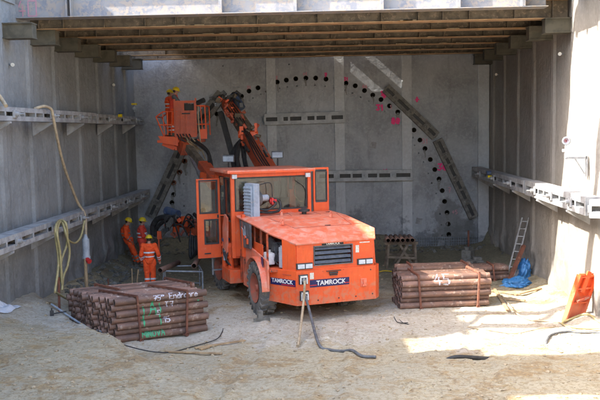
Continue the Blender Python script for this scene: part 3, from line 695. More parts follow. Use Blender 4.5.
# upper rear face with grille opening
rf = MB(); yb = .05
zt = lambda u: 2.09+.01*u
rf.add([(-.97, yb, 1.38), (1.27, yb, 1.38), (1.27, yb, 2.11), (-.97, yb, 2.09), (-.47, yb, 1.5), (.62, yb, 1.5), (.62, yb, 2.0), (-.47, yb, 2.0),
        (-.97, yb+.05, 1.38), (1.27, yb+.05, 1.38), (1.27, yb+.05, 2.11), (-.97, yb+.05, 2.09), (-.47, yb+.05, 1.5), (.62, yb+.05, 1.5), (.62, yb+.05, 2.0), (-.47, yb+.05, 2.0)],
       [(0, 1, 5, 4), (1, 2, 6, 5), (2, 3, 7, 6), (3, 0, 4, 7), (8, 12, 13, 9), (9, 13, 14, 10), (10, 14, 15, 11), (11, 15, 12, 8), (4, 5, 13, 12), (5, 6, 14, 13), (6, 7, 15, 14), (7, 4, 12, 15), (0, 8, 9, 1), (1, 9, 10, 2), (2, 10, 11, 3), (3, 11, 8, 0)])
rf.build('rear_panel', OR, R)
gz_ = MB().box((.075, .30, 1.75), (1.05, .02, .5)); gp = gz_.build('grille', MT['dark'], R)
for k in range(4):
    MB().box((.075, .085, 1.565+.125*k), (1.04, .02, .085), Matrix.Rotation(-.5, 4, 'X')).build('slat', MT['grille'], gp)
fr = MB()
for (c, d) in (((.075, .045, 1.495), (1.13, .04, .025)), ((.075, .045, 2.005), (1.13, .04, .025)), ((-.48, .045, 1.75), (.025, .04, .49)), ((.63, .045, 1.75), (.025, .04, .49))): fr.box(c, d)
fr.build('frame', MT['grey'], gp)
# text
def text(txt, size, m4, mt, parent, ext=.002, bold=0.):
    cu = bpy.data.curves.new('t', 'FONT'); cu.body = txt; cu.size = size; cu.extrude = ext; cu.align_x = 'CENTER'; cu.align_y = 'CENTER'; cu.offset = bold
    o = bpy.data.objects.new('t', cu); C.objects.link(o); bpy.context.view_layer.update()
    me = bpy.data.meshes.new_from_object(o.evaluated_get(bpy.context.evaluated_depsgraph_get())); bpy.data.objects.remove(o)
    me.transform(m4); me.materials.clear(); me.materials.append(mt)
    q = bpy.data.objects.new('lettering', me); C.objects.link(q); q.parent = parent; return q
def face_m(org, xdir, up):   # text lies in plane of xdir, up
    x = V(xdir).normalized(); u = V(up).normalized(); z = x.cross(u)
    m4 = Matrix((x, u, z)).transposed().to_4x4(); m4.translation = V(org); return m4
bn = MB().box((-.06, -.004, 1.02), (1.14, .006, .20)).build('badge_stripe', MT['navy'], R)
MB().box((-.53, -.009, .975), (.19, .004, .022)).box((.43, -.009, .975), (.15, .004, .022)).build('red_line', MT['red'], bn)
text('TAMROCK', .175, face_m((-.02, -.009, 1.02), (1, 0, 0), (0, 0, 1)), MT['white'], bn, bold=.004)
bp = MB().box((.06, .035, 2.055), (.62, .012, .066)).build('name_plate', MT['black'], R)
text('TAMROCK', .085, face_m((.06, .026, 2.055), (1, 0, 0), (0, 0, 1)), MT['decal'], bp, bold=.002)
# stripe on the chamfer
ca, cb = V((-1.0, 0, 0)), V((-1.52, .84, 0)); cd = (cb-ca).normalized(); cn = V((-cd.y, cd.x, 0)); cn = cn if cn.y < 0 else -cn
c0 = ca+cd*.47+V((0, 0, 1.05))+cn*.004
mm, _ = frame(c0-cd*.4, c0+cd*.4, (0, 0, 1))
cs = MB().box(c0, (.006, .18, .86), mm).build('badge_stripe', MT['navy'], R)
MB().box(c0+cn*.006-V((0, 0, .06))-cd*.18, (.004, .02, .45), mm).build('red_line', MT['red'], cs)
text('TAMROCK', .15, face_m(c0+cn*.006+cd*.02+V((0, 0, .02)), -cd, (0, 0, 1)), MT['white'], cs, bold=.003)
text('MICROMATIC', .05, face_m(c0+cn*.006-cd*.15+V((0, 0, .21)), -cd, (0, 0, 1)), MT['orange_worn'], cs)
# headlight clusters
for u, w0 in ((-.76, 1.50), (1.0, 1.50)):
    hl = MB().box((u, .045, w0), (.46, .06, .17), bev=.012).build('light_housing', MT['dark'], R)
    for du in (-.10, .12): MB().box((u+du, .008, w0), (.19, .03, .115), bev=.02).build('headlight', MT['lamp'], hl)
# hitch, plugs, stickers, bolt holes
MB().box((.05, -.02, 1.275), (.24, .04, .05)).box((.05, -.02, 1.22), (.22, .04, .03)).box((.05, -.03, 1.33), (.42, .03, .02)).build('hitch_slot', MT['dark'], R)
for u, z in ((-.82, 1.16), (-.80, .72)):
    pb = MB().box((u, -.03, z), (.25, .06, .26), bev=.01).build('cable_port', MT['dark'], R)
    MB().box((u, -.066, z+.075), (.19, .02, .05)).box((u-.085, -.066, z-.03), (.035, .02, .17)).box((u+.09, -.066, z-.03), (.035, .02, .17)).build('clamp', MT['white'], pb)
    MB().cyl((u, .0, z), (u, -.13, z-.03), .055).build('gland', MT['steel'], pb)
MB().box((.93, -.014, .94), (.18, .03, .22), bev=.01).box((.93, -.05, .93), (.05, .05, .16), bev=.01).cyl((.88, -.06, .86), (.98, -.06, .86), .03).build('tow_hook', OD, R)
for c, d in (((-.57, -.003, 1.23), (.11, .006, .17)), ((.78, .046, 1.86), (.10, .006, .2)), ((1.0, .046, 2.03), (.3, .004, .03))): MB().box(c, d).build('sticker', MT['decal'], R)
for u, w0 in ((1.15, 1.27), (-.93, 1.27), (-.4, .56), (.2, .57), (.7, .57), (1.2, .6)): MB().cyl((u, .01, w0), (u, -.006, w0), .022, n=8).build('bolt_hole', MT['dark'], R)
m = MB()
for u in (-.9, -.3, .3, .9, 1.2):
    for w0 in (1.33, .50): m.cyl((u+.05, .002, w0), (u+.05, -.012, w0), .014, n=6)
for w0 in (1.45, 2.02):
    for u in (-.9, 1.2): m.cyl((u, .052, w0), (u, .038, w0), .014, n=6)
tag(m.build('bolts', MT['orange_boom'], R), kind='stuff')
MB().box((-.2, .046, 1.44), (2.2, .004, .008)).build('weld_seam', MT['orange_boom'], R)
# hood
H = {'A': (-1.75, 3.1, 2.62), 'B': (1.25, 3.1, 2.62), 'C': (1.38, 2.2, 2.56), 'D': (1.52, .5, 2.34), 'E': (1.30, 0, 2.13), 'F': (-1.0, 0, 2.11), 'G': (-1.47, .9, 2.33), 'H': (-1.6, 1.9, 2.47), 'I': (-1.78, 2.9, 2.60),
     'P': (-1.15, 2.0, 2.62), 'Q': (1.05, 2.1, 2.62), 'S': (-.72, .85, 2.42), 'T': (1.02, .95, 2.42)}
K = list(H); ix = {k: i for i, k in enumerate(K)}
fs = ['ABQP', 'APHI', 'PSGH', 'PQTS', 'QBCE', 'STEF', 'SFG', 'TDE', 'QCDT']
fs[4] = 'QBC'
hm = MB().add([V(H[k]) for k in K], [[ix[c] for c in f] for f in fs])
ho = hm.build('hood', OD, R)
bm = bmesh.new(); bm.from_mesh(ho.data); bmesh.ops.recalc_face_normals(bm, faces=bm.faces)
if sum(f.normal.z for f in bm.faces) < 0: bmesh.ops.reverse_faces(bm, faces=bm.faces)
bm.to_mesh(ho.data); bm.free()
sd = ho.modifiers.new('s', 'SOLIDIFY'); sd.thickness = .05; sd.offset = -1
bv = ho.modifiers.new('b', 'BEVEL'); bv.width = .012; bv.segments = 2
hb = lambda a, b_, wd=.02, up=.012: None
se = MB()
for a, b_ in ((('P', 'S')), (('Q', 'T')), (('S', 'T'))):
    se.tube([V(H[a])+V((.0, 0, .004)), V(H[b_])+V((0, 0, .004))], .009, 6, 1)
for x0, y0, x1, y1 in ((-.35, 2.1, -.2, 3.0), (.55, 2.1, .6, 3.0)): se.bar((x0, y0, 2.626), (x1, y1, 2.626), .012, .008)
se.build('seam', MT['orange_worn'], ho)
for (u, v_, z) in ((-.55, 2.45, 2.62), (.72, 1.75, 2.57), (-.95, 1.2, 2.50)):
    MB().cyl((u, v_, z), (u, v_, z+.10), .045, .03, 10).tube([(u-.05, v_, z+.1), (u, v_, z+.16), (u+.05, v_, z+.1)], .012, 6).build('lifting_eye', OD, ho)
MB().cyl((.15, 2.45, 2.62), (.15, 2.45, 2.70), .07).cyl((.15, 2.45, 2.70), (.15, 2.45, 2.76), .17).cyl((.15, 2.45, 2.76), (.15, 2.45, 2.80), .15, .05).build('exhaust_cap', MT['dark'], ho)
MB().box((.3, .98, 2.437), (.16, .05, .012)).box((1.0, 2.6, 2.63), (.18, .05, .012)).build('latch', MT['dark'], ho)
# right body side
MB().poly([(1.45, .3, 1.3), (1.45, 3.0, 1.3), (1.32, 2.9, 2.57), (1.36, 2.2, 2.52), (1.48, .5, 2.30)], (-.04, 0, 0)).build('side_panel', OR, R)
# left corner panel and open engine bay
MB().poly([(-1.0, .05, 1.38), (-1.24, .45, 1.38), (-1.24, .45, 2.19), (-1.0, .05, 2.09)], (.05, .03, 0)).build('corner_panel', OR, R)
MB().box((-1.30, 1.55, 1.34), (.5, 2.0, .06)).box((-.75, 1.7, 1.75), (.04, 2.3, .95)).box((-1.2, 2.72, 1.75), (.9, .05, 1.6)).build('engine_bay', OG, R)
MB().cyl((-1.12, .62, 1.42), (-1.12, .62, 1.95), .15).cyl((-1.12, .62, 1.95), (-1.12, .62, 2.0), .11).build('air_filter', MT['lightgrey'], R)
MB().box((-1.38, 1.15, 1.60), (.22, .38, .32), bev=.05).cyl((-1.38, 1.15, 1.76), (-1.38, 1.15, 1.83), .05).build('coolant_tank', MT['white'], R)
MB().box((-1.05, 1.5, 1.75), (.35, .7, .55), bev=.03).cyl((-1.15, 1.0, 1.9), (-1.15, 1.7, 2.05), .07).build('engine_block', MT['grey'], R)
m = MB()
for k in range(6): y = .75+k*.27; m.tube([(-1.2, y, 1.42), (-1.34+.05*(k % 2), y+.05, 1.6+.08*(k % 3)), (-1.15, y+.2, 1.8), (-.95, y+.1, 1.6)], .018, 6)
m.build('hoses', MT['rubber'], R)
for v_, z1 in ((.98, 2.30), (1.55, 2.38), (2.15, 2.5)): MB().box((-1.48, v_, (1.4+z1)/2), (.05, .05, z1-1.4)).build('bay_post', OG, R)
MB().box((-1.5, 1.75, 1.80), (.03, .85, .30), bev=.005).build('heat_shield', OR, R)
# electric panel behind the post
ep = MB().poly([(-1.66, 2.05, 1.75), (-1.66, 2.95, 1.70), (-1.70, 2.95, 2.52), (-1.66, 2.05, 2.44)], (.06, 0, 0)).build('electric_panel', MT['grey'], R)
m = MB()
m.tube([(-1.68, 2.85, 2.3), (-1.69, 2.6, 2.25), (-1.69, 2.55, 2.1), (-1.69, 2.3, 2.05)], .012, 6); m.tube([(-1.68, 2.45, 2.38), (-1.69, 2.42, 2.15), (-1.69, 2.38, 2.1)], .012, 6)
m.build('conduit', MT['lightgrey'], ep)
MB().cyl((-1.66, 2.4, 2.05), (-1.72, 2.4, 2.05), .05).box((-1.69, 2.2, 1.95), (.04, .1, .15)).build('switch', MT['orange'], ep)
# left fender with wheel arch
m = MB(); arch = []
for k in range(13):
    t = PI*(.02+.96*k/12); arch.append((1.5-.86*math.cos(t), .72+.86*math.sin(t)))
for k in range(12):
    (y0, z0), (y1, z1) = arch[k], arch[k+1]
    zt0 = 1.80 if y0 > 2.0 else 1.62-.22*(2.0-y0)/1.2; zt1 = 1.80 if y1 > 2.0 else 1.62-.22*(2.0-y1)/1.2
    zt0 = 1.62+.12*(y0-.9); zt1 = 1.62+.12*(y1-.9)
    m.poly([(-1.60, y0, z0), (-1.60, y1, z1), (-1.60, y1, max(z1+.03, zt1)), (-1.60, y0, max(z0+.03, zt0))], (.05, 0, 0))
    m.poly([(-1.76, y0, z0), (-1.76, y1, z1), (-1.60, y1, z1), (-1.60, y0, z0)], (0, 0, .03))
m.poly([(-1.60, 2.36, .55), (-1.60, 3.0, .55), (-1.60, 3.0, 1.88), (-1.60, 2.36, 1.80)], (.05, 0, 0))
m.build('fender', OD, R)
MB().box((-1.635, 1.0, 1.50), (.01, .16, .34)).build('side_decal', MT['navy'], R)
MB().box((-1.64, 2.75, 2.05), (.10, .12, 1.25), bev=.01).build('corner_post', OR, R)
# wheels
def wheel(u, v_, rad, wd, rz=0.):
    s = -1 if u < 0 else 1; X = Matrix.Translation((u, v_, rad)) @ rotz(rz)
    T = MB(); hw = wd/2
    T.lathe((-hw, 0, 0), (hw, 0, 0), [(.03, rad*.56), (.0, rad*.62), (.0, rad*.80), (.02, rad*.90), (.06, rad*.955), (hw, rad*.965), (wd-.06, rad*.955), (wd-.02, rad*.90), (wd, rad*.80), (wd, rad*.62), (wd-.03, rad*.56)], 40)
    nl = 22
    for k in range(nl):
        for side in (-1, 1):
            a = 2*PI*(k+.5*(side > 0))/nl; c = V((side*hw*.55, math.cos(a)*rad*.975, math.sin(a)*rad*.975))
            T.box(c, (hw*.92, .055, .07), Matrix.Rotation(a+PI/2, 4, 'X') @ Matrix.Rotation(side*.35, 4, 'Z'))
            a2 = a; c = V((side*(hw-.005), math.cos(a2)*rad*.90, math.sin(a2)*rad*.90)); T.box(c, (.03, .05, .13), Matrix.Rotation(a2+PI/2, 4, 'X') )
    t = T.build('wheel', MT['tyre'], R, X)
    Q = MB(); x = s*hw
    Q.lathe((x*.2, 0, 0), (x, 0, 0), [(0, .02), (0, rad*.22), (hw*.3, rad*.26), (hw*.35, rad*.45), (hw*.78, rad*.52), (hw*.8, rad*.57)], 28)
    Q.lathe((x*.15, 0, 0), (x*.9, 0, 0), [(0, rad*.5), (hw*.05, rad*.5), (hw*.05, .01)], 28)
    for k in range(10):
        a = 2*PI*k/10; Q.cyl((x*.35, math.cos(a)*rad*.32, math.sin(a)*rad*.32), (x*.55, math.cos(a)*rad*.32, math.sin(a)*rad*.32), .018, n=6)
    Q.cyl((x*.3, 0, 0), (x*.85, 0, 0), rad*.16, rad*.12, 14)
    q = Q.build('rim', MT['rim'], t, X)
    return t
wheel(-1.5, 1.5, .73, .44); wheel(1.0, 1.55, .70, .42)
wheel(-1.55, 5.35, .70, .44, .10); wheel(1.25, 5.35, .70, .44, .10)
MB().cyl((-1.3, 1.5, .73), (1.1, 1.5, .73), .13).build('axle', OG, R)
MB().cyl((-1.4, 5.35, .70), (1.3, 5.35, .70), .13).build('axle', OG, R)
# cab
cab = MB(); y0, y1, uL, uR, zb, zr = 3.12, 4.95, -1.90, .62, 1.35, 3.86
P = .11
for (u, v_) in ((uL+P/2, y0), (uR-P/2, y0), (uL+P/2, y1), (uR-P/2, y1)): cab.box((u, v_, (zb+zr)/2), (P, P, zr-zb), bev=.015)
for v_ in (y0, y1): cab.box(((uL+uR)/2, v_, zr-.06), (uR-uL-.1, .10, .12))
for u in (uL+P/2, uR-P/2): cab.box((u, (y0+y1)/2, zr-.06), (.10, y1-y0-.1, .12))
cab.box(((uL+uR)/2, y0, 2.66), (uR-uL-.1, .09, .13)); cab.box(((uL+uR)/2, y0+.0, 2.0), (uR-uL-.12, .05, 1.2)); cab.box(((uL+uR)/2, y1, 1.9), (uR-uL-.12, .05, 1.1))
cab.box((uR-P/2, (y0+y1)/2, 2.0), (.05, y1-y0-.12, 1.25)); cab.box(((uL+uR)/2, (y0+y1)/2, 1.36), (uR-uL-.1, y1-y0-.1, .06))
cb_ = cab.build('cab', OR, R)
rfm = MB().box(((uL+uR)/2-.02, (y0+y1)/2-.02, zr+.045), (uR-uL+.22, y1-y0+.36, .09), bev=.035)
rf_ = rfm.build('roof', OD, R)
MB().box(((uL+uR)/2, y0-.21, zr+.02), (uR-uL+.12, .03, .05)).build('roof_edge', OR, rf_)
def gasket(m, c, wu, hz, th=.03, plane='u', d=.03):
    c = V(c)
    for s in (-1, 1):
        if plane == 'u': m.box(c+V((0, 0, s*(hz/2-th/2))), (wu, d, th)); m.box(c+V((s*(wu/2-th/2), 0, 0)), (th, d, hz-2*th))
        else: m.box(c+V((0, 0, s*(hz/2-th/2))), (d, wu, th)); m.box(c+V((0, s*(wu/2-th/2), 0)), (d, th, hz-2*th))
    return m
for (c, wu, hz, pn) in ((((uL+uR)/2, y0, 3.23), uR-uL-.24, 1.0, 'u'), (((uL+uR)/2, y1, 3.05), uR-uL-.24, 1.3, 'u'), ((uR-P/2, (y0+y1)/2, 3.2), y1-y0-.14, 1.08, 'v'), ((uL+P/2, 3.62, 3.05), .82, 1.3, 'v')):
    gk = gasket(MB(), c, wu, hz, .04, pn, .05).build('window_frame', MT['dark'], cb_)
    (MB().box(c, (wu-.06, .008, hz-.06) if pn == 'u' else (.008, wu-.06, hz-.06))).build('window', MT['glass'], gk)
MB().tube([(.42, y0-.035, 2.78), (.45, y0-.05, 3.3), (.1, y0-.04, 3.6)], .01, 6, 3).build('wiper', MT['dark'], cb_)
MB().box((-1.80, y0-.09, 3.77), (.15, .08, .13), bev=.02).build('work_lamp', MT['lamp'], cb_)
MB().box((.50, y0-.09, 3.74), (.15, .08, .13), bev=.02).build('work_lamp', MT['lamp'], cb_)
# seats and levers inside
MB().box((-.15, 3.9, 2.35), (.5, .5, .12), bev=.04).box((-.15, 3.68, 2.75), (.48, .12, .6), bev=.04).build('seat', MT['seat'], cb_)
MB().box((-.55, 3.35, 2.72), (.26, .1, .42), bev=.01).box((.12, 3.5, 2.8), (.12, .08, 1.0)).box((.32, 3.8, 2.95), (.10, .08, 1.5)).box((-1.0, 3.4, 2.62), (.24, .1, .2)).build('console', OR, cb_)
MB().tube([(.3, 3.5, 3.6), (.22, 3.45, 3.2), (.32, 3.4, 2.95), (.5, 3.4, 2.9)], .014, 6).build('cable', MT['yellow_hose'], cb_)
MB().tube([(-.25, 3.5, 3.7), (-.22, 3.45, 3.3), (-.3, 3.45, 2.9)], .014, 6).tube([(-1.3, 3.3, 3.1), (-1.1, 3.28, 3.35), (-.9, 3.3, 3.3)], .012, 6).build('cable', MT['dark'], cb_)
# open door (seen with both windows) on the left
du0, du1, dv, dz0, dz1 = -2.66, -1.93, 4.30, 1.22, 3.66
dr = MB(); 
for c, d in ((((du0+du1)/2, dv, dz1-.045), (du1-du0, .06, .09)), (((du0+du1)/2, dv, 2.50), (du1-du0, .06, .22)), (((du0+du1)/2, dv, 1.44), (du1-du0, .06, .44)), ((du0+.045, dv, 3.11), (.09, .06, 1.0)), ((du1-.045, dv, 3.11), (.09, .06, 1.0)), ((du0+.11, dv, 2.03), (.22, .06, .74)), ((du1-.035, dv, 2.03), (.07, .06, .74))): dr.box(c, d)
dd = dr.build('door', OR, R)
for c, wu, hz in ((((du0+du1)/2, dv-.01, 3.11), du1-du0-.14, 1.04), ((du0+.44, dv-.01, 2.03), .46, .78)):
    gk = gasket(MB(), c, wu, hz, .045, 'u', .07).build('window_frame', MT['dark'], dd)
    MB().box(c, (wu-.08, .008, hz-.08)).build('window', MT['glass'], gk)
MB().box((du0+.3, dv-.04, 1.36), (.2, .03, .035)).box((du1-.08, dv-.04, 2.5), (.05, .03, .1)).build('handle', MT['dark'], dd)
MB().bar((-1.95, 4.35, 2.52), (-1.7, 4.1, 2.52), .04, .04).build('door_stay', OR, R)
# guard behind the door, step box
MB().poly([(-1.96, 3.95, 1.4), (-1.96, 3.5, 1.4), (-1.93, 3.5, 2.5), (-1.93, 3.8, 2.6), (-1.96, 3.95, 2.2)], (.05, 0, 0)).build('side_guard', OD, R)
# right window panel next to the cab
c = (.98, y0+.05, 3.30)
gk = gasket(MB(), c, .50, 1.30, .06, 'u', .06).box((.98, y0+.05, 2.63), (.5, .05, .1)).box((.98, y0+.05, 2.78), (.40, .05, .2)).build('side_door', OR, R)
g2 = gasket(MB(), (c[0], c[1]-.01, 3.38), .40, .92, .03, 'u', .06).build('window_frame', MT['dark'], gk); MB().box((c[0], c[1], 3.38), (.36, .008, .88)).build('window', MT['glass'], g2)
# cooler unit standing on the hood
ck = MB(); cx, cy = -1.36, 2.72
ck.box((cx, cy, 3.08), (.20, .52, .98), rotz(.25), bev=.02); ck.box((cx-.13, cy-.02, 3.05), (.05, .40, .88), rotz(.25))
for k in range(9): ck.box((cx-.165, cy-.02, 2.68+k*.095), (.03, .38, .02), rotz(.25))
cc = ck.build('oil_cooler', MT['cooler'], R)
MB().cyl((cx+.10, cy+.02, 3.12), (cx+.22, cy+.05, 3.12), .23, n=20).build('fan_shroud', MT['grey'], cc)
MB().cyl((cx+.22, cy+.05, 3.12), (cx+.50, cy+.12, 3.12), .10).cyl((cx+.5, cy+.12, 3.12), (cx+.54, cy+.12, 3.12), .07).build('fan_motor', MT['lightgrey'], cc)
MB().cyl((cx+.55, cy+.05, 3.02), (cx+.75, cy+.05, 3.02), .07).box((cx+.62, cy+.05, 3.02), (.06, .2, .2), bev=.02).build('valve', MT['red'], cc)
m = MB(); m.tube([(cx+.2, cy, 2.72), (cx+.55, cy-.1, 2.70), (cx+.85, cy-.02, 2.76), (cx+.86, cy+.05, 3.0), (cx+.66, cy+.05, 3.1)], .04, 8)
m.tube([(cx+.15, cy-.05, 2.85), (cx+.4, cy-.15, 2.78), (cx+.7, cy-.1, 2.95), (cx+.6, cy, 3.05)], .03, 8); m.tube([(cx+.2, cy+.1, 3.5), (cx+.6, cy+.1, 3.55), (cx+.66, cy+.1, 3.15)], .016, 6)
m.build('cooler_hose', MT['rubber'], cc)
# hydraulics between the wheels under the door
MB().box((-1.72, 3.62, .78), (.50, .95, .40), bev=.015).build('step_box', OR, R)
for u, v_ in ((-1.82, 3.55), (-1.60, 3.9), (-1.88, 4.05)):
    MB().cyl((u, v_, .95), (u, v_, 1.75), .085).cyl((u, v_, 1.28), (u, v_, 1.34), .11).cyl((u, v_, 1.6), (u, v_, 1.66), .11).build('jack_cylinder', OR if u < -1.7 else OG, R)
MB().box((-1.6, 4.0, 1.62), (.55, 1.0, .08)).box((-1.45, 4.4, 1.1), (.08, .5, 1.0)).box((-1.5, 3.1, 1.15), (.3, .1, .9)).build('frame_bracket', OG, R)
MB().box((-1.86, 3.95, 1.80), (.22, .2, .1), bev=.02).build('valve_block', MT['blue'], R)
MB().cyl((-1.95, 3.75, 1.2), (-1.95, 3.75, 1.5), .05).build('gauge', MT['lightgrey'], R)
m = MB()
for k in range(5): m.tube([(-1.9, 3.3+.12*k, 1.1), (-2.0, 3.4+.1*k, 1.3+.05*k), (-1.85, 3.6+.1*k, 1.55), (-1.6, 3.9, 1.7)], .02, 6)
m.build('hoses', MT['rubber'], R)
MB().box((-1.95, 4.75, 1.15), (.35, .06, .04)).box((-1.95, 4.75, .75), (.35, .06, .04)).bar((-2.1, 4.75, .6), (-2.1, 4.75, 1.5), .04, .04).build('ladder_step', MT['galv'], R)

# booms: built at their true places in the pit, stored in the rig's own frame
def wb(m, name, mt, parent=R, bev=0.): return m.build(name, mt, parent, RI, bev)
# base of the booms at the front of the rig
wb(MB().bar((-2.5, 27.6, 1.6), (-3.4, 28.6, 2.9), .5, .5).bar((-2.1, 27.3, 1.6), (-2.1, 27.8, 3.5), .5, .45), 'boom_base', OG, bev=.03)
# A: drilling boom rising behind the cab
a0 = at(271, 176, 27.9); a1 = at(248.5, 137, 29.6); a2 = at(239, 120, 30.4); a3 = at(226, 103, 31.2)
b1 = wb(MB().bar(a0, a1, .56, .40).bar(a0, a0+(a1-a0)*.12, .66, .5), 'drill_boom', MT['orange_boom'], bev=.02)
wb(MB().bar(a0+V((0, -.26, .1)), a1+V((0, -.24, .0)), .10, .06), 'boom_rail', MT['orange_worn'], b1)
random.seed(33)
for k in range(14):
    p = a0+(a1-a0)*random.uniform(.1, 1.0)+V((random.choice((-.30, .30))+random.uniform(-.05, .05), random.uniform(-.3, 0), random.uniform(-.05, .05))); q = p+(a1-a0)*random.uniform(.08, .25)
    wb(MB().cyl(p, q, .035).cyl(p, p+(q-p)*.2, .05), 'pipe_fitting', (MT['dark'], MT['steel'], MT['orange_boom'])[k % 3], b1)
for k in range(4):
    wb(MB().tube([a0+V((-.1+.08*k, -.3, .1)), a0+(a1-a0)*.5+V((-.12+.09*k, -.34-.02*k, .05)), a1+V((-.1+.06*k, -.36, .15)), a2+V((-.15+.1*k, -.32, .1)), a3+V((.1*k, -.32, -.05))], .026, 6), 'hoses', MT['rubber'], b1)
for k in range(8):
    p = a1+V((random.uniform(-.35, .3), random.uniform(-.38, -.2), random.uniform(.05, .6))); wb(MB().cyl(p, p+V((random.uniform(-.2, .2), -.05, random.uniform(-.2, .2))), random.uniform(.03, .06)), 'valve', (MT['orange_worn'], MT['oldwood'], MT['dark'])[k % 3], b1)
j = wb(MB().bar(a1-V((0, 0, .10)), a1+V((0, 0, .20)), .54, .5).cyl(a1+V((-.36, -.1, .1)), a1+V((.36, -.1, .1)), .14), 'boom_joint', OR, b1, .02)
wb(MB().bar(a1+V((-.05, 0, .2)), a2, .42, .42).box(a2+V((.05, -.2, .0)), (.34, .3, .5)), 'boom_wrist', MT['clod'] if False else MT['oldwood'], b1, .03)
wb(MB().box(a1+V((.30, -.25, .35)), (.10, .2, .32)), 'bracket', OR, b1, .01)
wb(MB().box(a1+V((-.22, -.3, .25)), (.14, .2, .30)), 'bracket', OR, b1, .01)
hd = wb(MB().bar(a2, a3, .40, .36), 'rotation_unit', MT['orange_boom'], b1, .03)
random.seed(21)
m = MB()
for k in range(15):
    p = a2+(a3-a2)*random.uniform(-.2, 1.15)+V((random.uniform(-.33, .33), random.uniform(-.35, .1), random.uniform(-.22, .22)))
    wb(MB().box(p, (random.uniform(.08, .24), random.uniform(.1, .2), random.uniform(.07, .2)), Matrix.Rotation(random.uniform(-1, 1), 4, 'Y')), 'head_block', (OR, OG)[k % 2], hd, .012)
for k in range(14):
    p = a3+V((random.uniform(-.5, .65), random.uniform(-.4, .2), random.uniform(-.15, .42)))
    wb(MB().box(p, (random.uniform(.12, .34), random.uniform(.12, .3), random.uniform(.08, .22)), Matrix.Rotation(random.uniform(-1, 1), 4, 'Y')), 'drill_part', (MT['dark'], MT['oldwood'], MT['grey'])[k % 3], hd, .012)
m = MB()
for k in range(9):
    p = a3+V((random.uniform(-.4, .6), random.uniform(-.4, .1), random.uniform(-.1, .4))); q = p+V((random.uniform(-.3, .5), -.1, random.uniform(-.5, .1)))
    m.tube([p, (p+q)/2+V((random.uniform(-.2, .2), -.2, .15)), q], .022, 6)
wb(m, 'hoses', MT['rubber'], hd)
m = MB()
for k in range(6):
    p = a2+(a3-a2)*random.uniform(.0, 1.)+V((random.uniform(-.25, .25), -.38, random.uniform(-.2, .2))); m.cyl(p, p+V((random.uniform(-.25, .25), -.05, random.uniform(-.25, .25))), .05)
wb(m, 'rotary_motor', MT['orange_worn'], hd)
wb(MB().cyl(at(234, 95, 31.2), at(241.5, 108, 30.9), .16, n=16).cyl(at(232, 93, 31.2), at(234.5, 96, 31.2), .09), 'motor', MT['blue'], hd)
f0 = at(220.5, 112, 31.3); f1 = at(235, 165, 30.8)
fd = wb(MB().ibeam(f0, f1, .26, .20, .04, .08, (0, 1, 0)), 'feed_rail', MT['dark'], b1)
wb(MB().box(at(216.5, 104.5, 31.0), (.13, .1, .13), bev=.03), 'work_lamp', MT['lamp'], hd)
for dx, s in ((0, 0), (7, 1), (-5, 2)):
    pts = [at(245+dx*.3, 138, 29.7), at(239+dx*.6, 146, 29.3), at(237+dx, 158, 28.8), at(240+dx, 172, 28.2)]
    m = MB().tube([p+V((0, .07*s, 0)) for p in pts], .085, 8)
    for k in range(10): q = pts[1]+(pts[2]-pts[1])*(k/9)+V((0, .07*s, 0)); m.cyl(q, q+V((0, 0, .03)), .098, n=8)
    wb(m, 'boom_hose', MT['rubber'], b1)
wb(MB().tube([at(262, 146, 29), at(266, 152, 28.8), at(270, 160, 28.5)], .035, 6), 'boom_hose', MT['rubber'], b1)
# floodlights above the roof
for px, py in ((228.5, 158.5), (277.5, 154.5)):
    p = at(px, py, 26.9); fl = wb(MB().box(p, (.40, .22, .24), bev=.03), 'floodlight', MT['grey'])
    wb(MB().box(p+V((0, -.115, -.01)), (.34, .02, .17)), 'lens', MT['lightgrey'], fl); wb(MB().cyl(p-V((0, 0, .13)), p-V((0, 0, .55)), .025), 'stem', MT['dark'], fl)
# B: basket boom
c0 = at(216, 184, 27.3); c1 = at(203, 166, 28.4); c2 = at(188, 147, 29.4); c3 = at(180, 139, 29.9)
b2 = wb(MB().bar(c0, c1, .40, .42), 'basket_boom', MT['orange_boom'], bev=.02)
wb(MB().bar(c1-(c1-c0)*.15, c2, .22, .26), 'inner_boom', MT['oldwood'], b2, .01)
wb(MB().bar(c2+V((-.03, 0, -.1)), c3, .42, .5).bar(at(184, 151, 29.5), at(192, 148, 29.6), .3, .3), 'basket_joint', MT['orange_boom'], b2, .02)
wb(MB().cyl(at(189, 153, 29.3), at(199, 172, 28.2), .07).cyl(at(199, 172, 28.2), at(204, 181, 27.7), .10), 'lift_cylinder', MT['steel'], b2)
wb(MB().bar(at(203, 176, 27.9), at(222, 181, 27.2), .3, .3), 'boom_guard', OR, b2, .02)
for k in range(4):
    wb(MB().tube([at(191+k*1.5, 140, 29.5-.05*k), at(201+k*2, 146.5+k, 29), at(208+k, 154+k*2, 28.6), at(209+k, 166, 28.2), at(213, 177, 27.8)], .045, 7), 'boom_hose', MT['rubber'], b2)
ch = MB()
for k in range(9):
    t = k/8; p = at(188+12*t, 139+11*t, 29.35); ch.box(p, (.13, .10, .035), Matrix.Rotation(.85, 4, 'Y')); ch.box(p+V((-.1, 0, .06)), (.13, .1, .035), Matrix.Rotation(.85, 4, 'Y'))
ch.bar(at(187, 141, 29.3), at(199, 152, 29.3), .02, .03).bar(at(191, 137, 29.3), at(203, 149, 29.3), .02, .03)
wb(ch, 'drag_chain', MT['wood'], b2)
